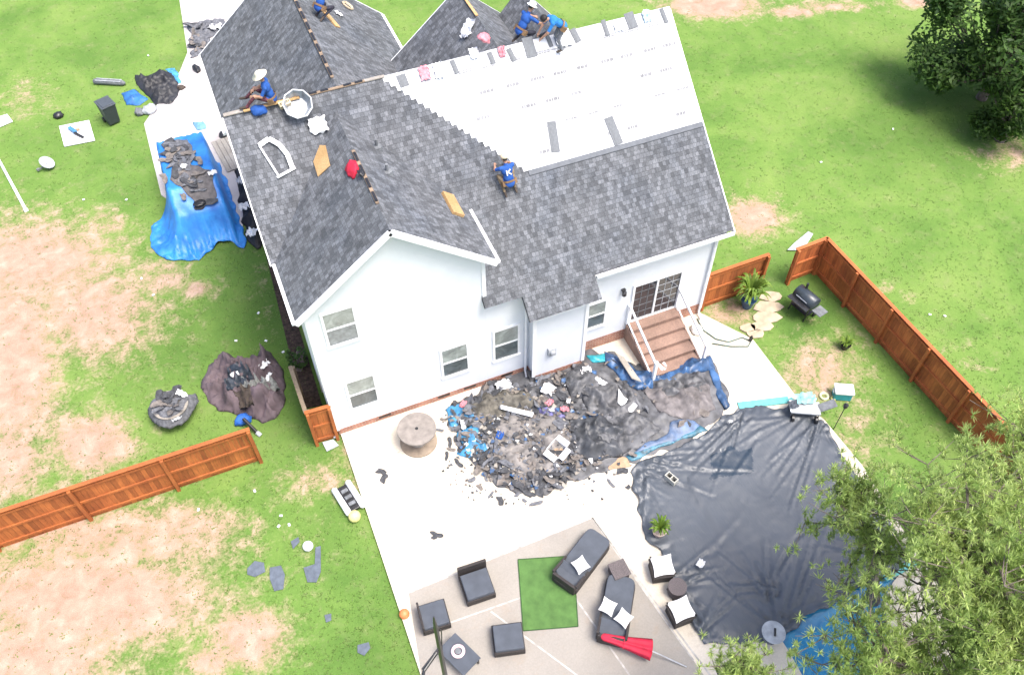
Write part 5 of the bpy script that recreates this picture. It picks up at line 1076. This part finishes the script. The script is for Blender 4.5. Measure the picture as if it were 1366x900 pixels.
cube_stool(906, 820, math.radians(-2), 'dark wicker seat with white cushion, lower of the two by the pool cover', M_WICK, M_WCUSH, .58, .42)
cube_stool(902, 787, 0, 'round wicker side table between the two white cushioned seats', M_WICKB, None, .50, .45, 1, True)
# closed red umbrella
q0 = at(802, 848, .62); q1 = at(869, 866, .42); q2 = at(916, 889, .12); t = empty('patio_umbrella', q0, 0, 'closed red patio umbrella lying across the pad below the lounge', 'umbrella')
b = MB(); n = 28; d = (q1-q0); x_ = d.normalized(); y_ = Vector((0, 0, 1)).cross(x_).normalized(); prof = [(0, .05), (.05, .10), (.3, .12), (.6, .16), (.85, .21), (1.0, .24), (1.02, .10)]
for i, (tt, r_) in enumerate(prof):
    for k in range(n):
        a = 6.283*k/n; rr = r_*(1+.28*math.cos(a*7)*min(1, tt*1.5+.2)); b.v.append(tuple(d*tt+y_*math.cos(a)*rr+Vector((0, 0, 1))*math.sin(a)*rr*.75))
for i in range(len(prof)-1):
    for k in range(n): b.f.append([i*n+k, i*n+(k+1) % n, (i+1)*n+(k+1) % n, (i+1)*n+k]); b.m.append(0)
b.build('canopy', M_RED, t, smooth=True); b = MB(); b.tube([d*.9, q2-q0], .022, 8); b.build('pole', M_METAL, t); b = MB(); b.tube([d*-.06, d*.02], .03, 8); b.build('finial', M_BLK, t)
b = MB(); b.tube([d*.45-y_*.19, d*.45+Vector((0, 0, .17)), d*.45+y_*.19], .012, 6); b.build('tie_strap', M_RED, t)
# plants
def frond_plant(name, px, py, label, pot, pm, r_=.5, h=.7, n=34, ph=.35, pr=.2, z0=.107, fw_=.035):
    q = at(px, py, z0); t = empty(name, (q.x, q.y, z0), 0, label, 'potted plant'); b = MB()
    b.lathe([(pr*.65, 0), (pr, ph*.8), (pr*1.1, ph), (pr*.95, ph), (pr*.9, ph-.05), (0, ph-.05)], n=20); b.build('pot', pm, t, smooth=False)
    b = MB(); rn = random.Random(px)
    for i in range(n):
        a = rn.uniform(0, 6.28); L = r_*rn.uniform(.6, 1.1); hh = h*rn.uniform(.5, 1.1); P = []
        for k in range(7):
            s_ = k/6; P.append(Vector((math.cos(a)*L*s_, math.sin(a)*L*s_, ph+hh*math.sin(s_*2.2)*.9)))
        sd_ = Vector((-math.sin(a), math.cos(a), 0)); V = []
        for k, p in enumerate(P): wd = fw_*math.sin(.35+2.6*k/6); V += [p-sd_*wd, p+Vector((0, 0, .012)), p+sd_*wd]
        b.add(V, [f for k in range(6) for f in ((k*3, k*3+1, k*3+4, k*3+3), (k*3+1, k*3+2, k*3+5, k*3+4))])
    b.build('foliage', M_PLM, t); return t
frond_plant('potted_palm', 996, 408, 'bushy green palm in a blue pot beside the short fence panel', 'b', M_BPOT, .70, 1.0, 80, .45, .27, .05, .045)
frond_plant('potted_plant', 878, 712, 'green plant in a pale terracotta pot at the pool cover edge', 'p', mat('pale_terracotta', (.46, .36, .31), .8, .1), .34, .45, 40, .34, .22)
frond_plant('potted_plant', 1126, 464, 'small green plant in a black pot on the lawn by the right fence', 'k', M_BLK, .3, .3, 26, .22, .17, .0)
# flagstones
for i, (px_, py_, a_, b_) in enumerate(((1028,396,15,7),(1024,410,20,8),(1022,424,20,8),(1016,436,16,7),(1008,446,12,6),(998,438,11,6))):
    q = [(px_+a_*math.cos(6.283*k/9)*(1+.12*math.sin(k*2+i)), py_+b_*math.sin(6.283*k/9)*(1+.15*math.cos(k*3+i))) for k in range(9)]
    o = flat('flagstone', M_STONE, q, .01, .05, 'irregular pale flagstone of the small curved path by the blue potted palm', 'flagstone', bevel=.01); o['group'] = 'flagstones of the small path'
flat('metal_sheet', M_LGREY, [(1050,334),(1060,324),(1078,309),(1085,312),(1076,326),(1064,334)], .06, .015, 'grey metal sheet lying on the grass behind the right corner fence', 'sheet', (.05, .03))
# garden hose by the stairs
b = MB(); hp_ = [(930,425),(938,440),(955,452),(972,456),(990,450),(1002,455),(998,462),(975,462),(950,458)]; P = [at(x, y, .13) for x, y in hp_]
b.tube(P, .022, 8); o = b.build('garden_hose', mat('dark_green_hose', (.06, .12, .10), .5), smooth=True); top(o, P[0]); tag(o, 'dark green garden hose curling on the patio by the right house corner', 'hose')
lump('white_bag', M_UND, (.2, .25, .15), 61, PM_((*at(928, 444).xy, .107), 0), 'white bag on the patio just right of the steps', 'bag')
lump('dark_bottle', M_BLK, (.06, .06, .18), 62, PM_((*at(1000, 457).xy, .107), 0), 'small dark bottle on the patio beside the flagstones', 'bottle')
# grill
q = at(1070, 395, .6); t = empty('barbecue_grill', (q.x-.05, q.y-.25, 0), math.radians(-78), 'black barrel barbecue grill in the corner of the right fence', 'grill')
b = MB(); b.tube([(-.45, 0, .82), (-.42, 0, .82), (.42, 0, .82), (.45, 0, .82)], [.20, .27, .27, .20], 20); b.build('barrel', mat('grill_black', (.035, .045, .055), .35, .15), t, smooth=True)
b = MB(); b.box((0, -.38, .78), (.9, .22, .03)); b.build('front_shelf', M_BLKM, t); b = MB(); b.box((.68, 0, .72), (.38, .42, .03)); b.build('side_shelf', M_GREY, t)
for sx in (-.35, .35):
    for sy in (-.22, .22): b = MB(); b.bar((sx, sy*.7, .66), (sx*1.05, sy*1.2, .0), .04, .04); b.build('leg', M_BLKM, t)
b = MB(); b.bar((-.25, -.29, .92), (.25, -.29, .92), .03, .03); b.build('handle', M_METAL, t); b = MB(); b.tube([(-.2, .12, 1.0), (-.2, .12, 1.3)], .045, 10); b.build('chimney', M_BLKM, t)
for sx in (-.39, .39): b = MB(); b.tube([(sx-.03, .26, .09), (sx+.03, .26, .09)], .09, 12); b.build('wheel', M_BLK, t)
b = MB(); b.box((0, 0, .25), (.75, .4, .03)); b.build('bottom_shelf', M_BLKM, t)
# folding cart / lounger frame at the pool corner
q = at(1072, 548, .3); t = empty('pool_cart', (q.x, q.y, .16), math.radians(-28), 'grey wheeled pool cart with folded fabric at the corner of the pool cover', 'cart')
b = MB(); b.box((0, 0, .34), (.95, .5, .05)); b.build('tray', M_LGREY, t); 
for sx in (-1, 1):
    for sy in (-1, 1): b = MB(); b.bar((sx*.42, sy*.22, .34), (sx*.46, sy*.24, .0), .03, .03); b.build('leg', M_METAL, t)
for sx in (-.38, .38): b = MB(); b.tube([(sx-.04, -.30, .12), (sx+.04, -.30, .12)], .12, 14); b.build('wheel', M_BLK, t)
b = MB(); b.bar((.45, .0, .36), (.95, .15, .55), .30, .03); b.build('flap', M_GREY, t); b = MB(); b.bar((-.48, -.22, .36), (-.48, .22, .36), .04, .05); b.build('handle', M_WHT, t)
sheet('teal_towel', mat('pale_teal_towel', (.25, .50, .52), .9, .2, 6), .7, .45, .12, 33, PM_((q.x+.15, q.y+.25, .56), -.3), 'pale teal towel dropped on the pool cart', 'towel')
sheet('dark_towel', M_CUSH, .35, .3, .1, 34, PM_((q.x-.35, q.y+.2, .56), -.3), 'dark blue towel on the left end of the pool cart', 'towel')
# cooler
q = at(1124, 524, .2); t = empty('cooler', (q.x, q.y, 0), math.radians(-28), 'teal cooler with white lid standing on the right lawn', 'cooler')
b = MB(); b.box((0, 0, .19), (.58, .38, .36)); b.build('body', M_TEAL, t, bevel=.03); b = MB(); b.box((0, 0, .41), (.64, .44, .09)); b.build('lid', M_WHT, t, bevel=.03)
for sx in (-.32, .32): b = MB(); b.bar((sx, -.08, .28), (sx, .08, .28), .03, .04); b.build('handle', M_WHT, t)
b = MB(); b.box((0, 0, .46), (.1, .08, .015)); b.build('lid_recess', M_LGREY, t)
for px_, py_, r_, mm, lb in ((1099,529,.17,mat('pale_lime', (.62, .68, .40), .5),'pale lime ring beside the cooler'),(1111,532,.09,M_YEL,'small yellow ring next to the cooler')):
    q = at(px_, py_); b = MB(); b.lathe([(r_*.5, .0), (r_*.9, .0), (r_, .04), (r_*.9, .08), (r_*.6, .08), (r_*.5, .03)], n=20, ring=True); o = b.build('toy_ring', mm, smooth=True); o.location = (q.x, q.y, 0); tag(o, lb, 'ring toy')
# garden stake light
q = at(1112, 572); t = empty('garden_torch', (q.x, q.y, 0), 0, 'thin black garden torch standing on the lawn below the cooler', 'torch'); b = MB(); b.tube([(0, 0, 0), (0, 0, 1.25)], .015, 8); b.build('pole', M_BLKM, t); b = MB(); b.lathe([(.03, 1.22), (.07, 1.3), (.08, 1.42), (.02, 1.48)], n=12); b.build('head', M_BLKM, t)
# tall black post with brackets, bottom of the picture
q = at(578, 820, 6.0); t = empty('bracket_pole', (q.x, q.y, .1), 0, 'slim black pole with side brackets rising from the bottom edge of the photo', 'pole'); ptop = 5.9
b = MB(); b.tube([(0, 0, 0), (0, 0, ptop-.75), (0, 0, ptop-.1)], [.07, .055, .018], 8); b.build('pole', M_BLKM, t)
zb = ptop-2.0
for k in range(3): b = MB(); b.bar((0, 0, zb-.10*k), (-.55, -.30-.02*k, zb-.10-.10*k), .03, .03); b.build('bracket', M_BLKM, t)
b = MB(); b.tube([(-.10, -.06, zb-.1), (-.50, -.30, zb-.2), (-.75, -.62, zb-.5)], [.025, .04, .05], 8); b.build('arm', M_BLKM, t)
b = MB(); b.tube([(.05, 0, ptop-2.2), (.12, .05, ptop-1.2), (-.03, .03, ptop-.5)], .014, 6); b.build('cord', M_BLK, t)
# round grey table near the pool, pale pads
q = at(1030, 846, .4); t = empty('round_table', (q.x, q.y, .15), 0, 'small round grey table by the lower corner of the pool cover', 'table')
b = MB(); b.lathe([(.03, .42), (.32, .42), (.33, .44), (.32, .46), (0, .465)], n=28); b.build('tabletop', M_LGREY, t); b = MB(); b.lathe([(.2, 0), (.2, .02), (.04, .04), (.04, .42)], n=16); b.build('pedestal', M_GREY, t)
b = MB(); b.box((.02, -.02, .485), (.05, .22, .04), rz=-.6); o = b.build('dark_tool', M_BLK); o.location = t.location; tag(o, 'small black object on the small round grey table', 'tool')

# ------------------------------------------------------------------ trees
def pine(name, base, c, z0, z1, R, label, seed, ntuft, nL_=24, m=M_PINE):
    rn = random.Random(seed); lean = (c[0]-base[0], c[1]-base[1]); c = base; t = empty(name, (c[0], c[1], 0), 0, label, 'tree')
    b = MB(); b.tube([(0, 0, 0), (lean[0]*.5, lean[1]*.5, z0), (lean[0], lean[1], z1)], [.20, .13, .03], 10)
    br = MB(); tf = []
    nb = int(30*R/2.5)
    for i in range(nb):
        s_ = rn.random()**.8; z = z0+(z1-z0)*s_; a = i*2.4+rn.uniform(-.4, .4); L = R*(1-.62*s_)*rn.uniform(.55, 1.1)
        p0 = Vector((lean[0]*z/z1, lean[1]*z/z1, z)); P = [p0]
        for k in range(1, 6): P.append(p0+Vector((math.cos(a)*L*k/5, math.sin(a)*L*k/5, L*.05*k+.25*N3(i, k, seed)))); a += rn.uniform(-.12, .12)
        br.tube(P, [.05, .04, .03, .025, .018, .01], 6)
        for k in range(1, 6):
            for q_ in range(3 if k > 1 else 1):
                d = Vector((rn.gauss(0, .5), rn.gauss(0, .5), rn.uniform(-.05, .45)))*(.35+.1*k)*R/2.5; e = P[k]+d; br.tube([P[k], P[k]+d*.5+Vector((0, 0, -.03)), e], [.014, .010, .006], 5); tf.append(e); tf.append(P[k]+d*.6)
                for _ in range(3): tf.append(e+Vector((rn.gauss(0, .18), rn.gauss(0, .18), rn.gauss(0, .12))))
    b.build('trunk', M_BARK, t, smooth=True); br.build('branches', M_BARK, t)
    V = []; Fc = []
    rn.shuffle(tf)
    for e in tf[:ntuft]:
        ax = Vector((rn.gauss(0, .5), rn.gauss(0, .5), 1)).normalized(); s1_ = rn.uniform(.12, .21)
        for k in range(nL_):
            d = (Vector((rn.gauss(0, 1), rn.gauss(0, 1), rn.gauss(0, 1))).normalized()+ax*.7).normalized()*s1_*rn.uniform(.7, 1.25)
            sd_ = d.cross(Vector((rn.random(), rn.random(), rn.random())))  .normalized()*.0075; j = len(V)
            V += [e-sd_, e+sd_, e+d*.6+sd_*1.3, e+d, e+d*.6-sd_*1.3]; Fc.append((j, j+1, j+2, j+3, j+4))
    me = bpy.data.meshes.new('crown'); me.from_pydata([tuple(v) for v in V], [], Fc); me.materials.append(m); o = bpy.data.objects.new('crown', me); C.objects.link(o); o.parent = t
    return t
pine('pine_tree', at(1330, 900), at(1268, 735, 7.0), 4.2, 8.0, 3.6, 'large yellow green pine crown filling the lower right corner', 1, 3700)
pine('pine_tree', at(1420, 760), at(1372, 640, 6.5), 4.0, 7.4, 2.6, 'yellow green pine cut by the right edge of the photo below the fence end', 2, 1500)
pine('pine_tree', at(1165, 800), at(1128, 690, 5.2), 3.6, 6.0, 1.75, 'slim sparse pine standing over the right part of the pool cover', 3, 620)
pine('pine_tree', at(1190, 990), at(1160, 890, 5.5), 3.6, 6.6, 2.5, 'pine over the open blue pool water at the bottom edge', 4, 1150)
pine('pine_tree', at(985, 1000), at(985, 900, 4.2), 2.6, 5.0, 1.25, 'small pine at the bottom edge right of the wicker seats', 5, 360)
pine('pine_tree', at(1400, 960), at(1345, 870, 6.5), 4.0, 7.4, 2.8, 'pine filling the very bottom right corner of the photo', 8, 1800)
def leafy(name, c, z0, z1, R, label, seed, n=9000, m=M_OAK, ls_=.16):
    rn = random.Random(seed); t = empty(name, (c[0], c[1], 0), 0, label, 'tree'); b = MB(); b.tube([(0, 0, 0), (.1, 0, z0), (.1, .1, z1*.8)], [.25, .18, .06], 10)
    cl = []
    for i in range(34):
        a = rn.uniform(0, 6.28); r_ = R*math.sqrt(rn.random())*.85; z = rn.uniform(z0, z1)*(1-.25*(r_/R)**2); cc = Vector((math.cos(a)*r_, math.sin(a)*r_, z)); cl.append((cc, rn.uniform(.5, 1.05)*R*.32)); b.tube([(.05, 0, z0*.9), cc*.5+Vector((0, 0, z0*.3)), cc], [.09, .05, .015], 6)
    b.build('trunk', M_BARK, t); V = []; Fc = []
    for i in range(n):
        cc, r_ = rn.choice(cl); d = Vector((rn.gauss(0, 1), rn.gauss(0, 1), rn.gauss(0, .7))).normalized()*r_*rn.uniform(.55, 1.1); p = cc+d
        x = Vector((rn.gauss(0, 1), rn.gauss(0, 1), rn.gauss(0, .6))).normalized()*ls_*rn.uniform(.6, 1.3); y = x.cross(Vector((rn.random()-.5, rn.random()-.5, 1))).normalized()*ls_*.45; j = len(V)
        V += [p-x, p-y*.8, p+x, p+y]; Fc.append((j, j+1, j+2, j+3))
    me = bpy.data.meshes.new('crown'); me.from_pydata([tuple(v) for v in V], [], Fc); me.materials.append(m); o = bpy.data.objects.new('crown', me); C.objects.link(o); o.parent = t
    return t
leafy('oak_tree', at(1362, 25, 4.0), 1.2, 5.6, 3.7, 'dense dark green tree in the upper right corner', 6, 15000)
leafy('young_tree', at(1356, 146, 1.6), .9, 2.9, 1.7, 'smaller green tree below the dense one at the right edge', 7, 5000, leafmat('mid_green_leaves', (.04, .09, .015), (.10, .17, .03), .5), .12)
leafy('garden_shrub', at(397, 480, .4), .2, .9, .38, 'low dark shrub in the bed by the left house wall', 8, 900, M_OAK, .06)
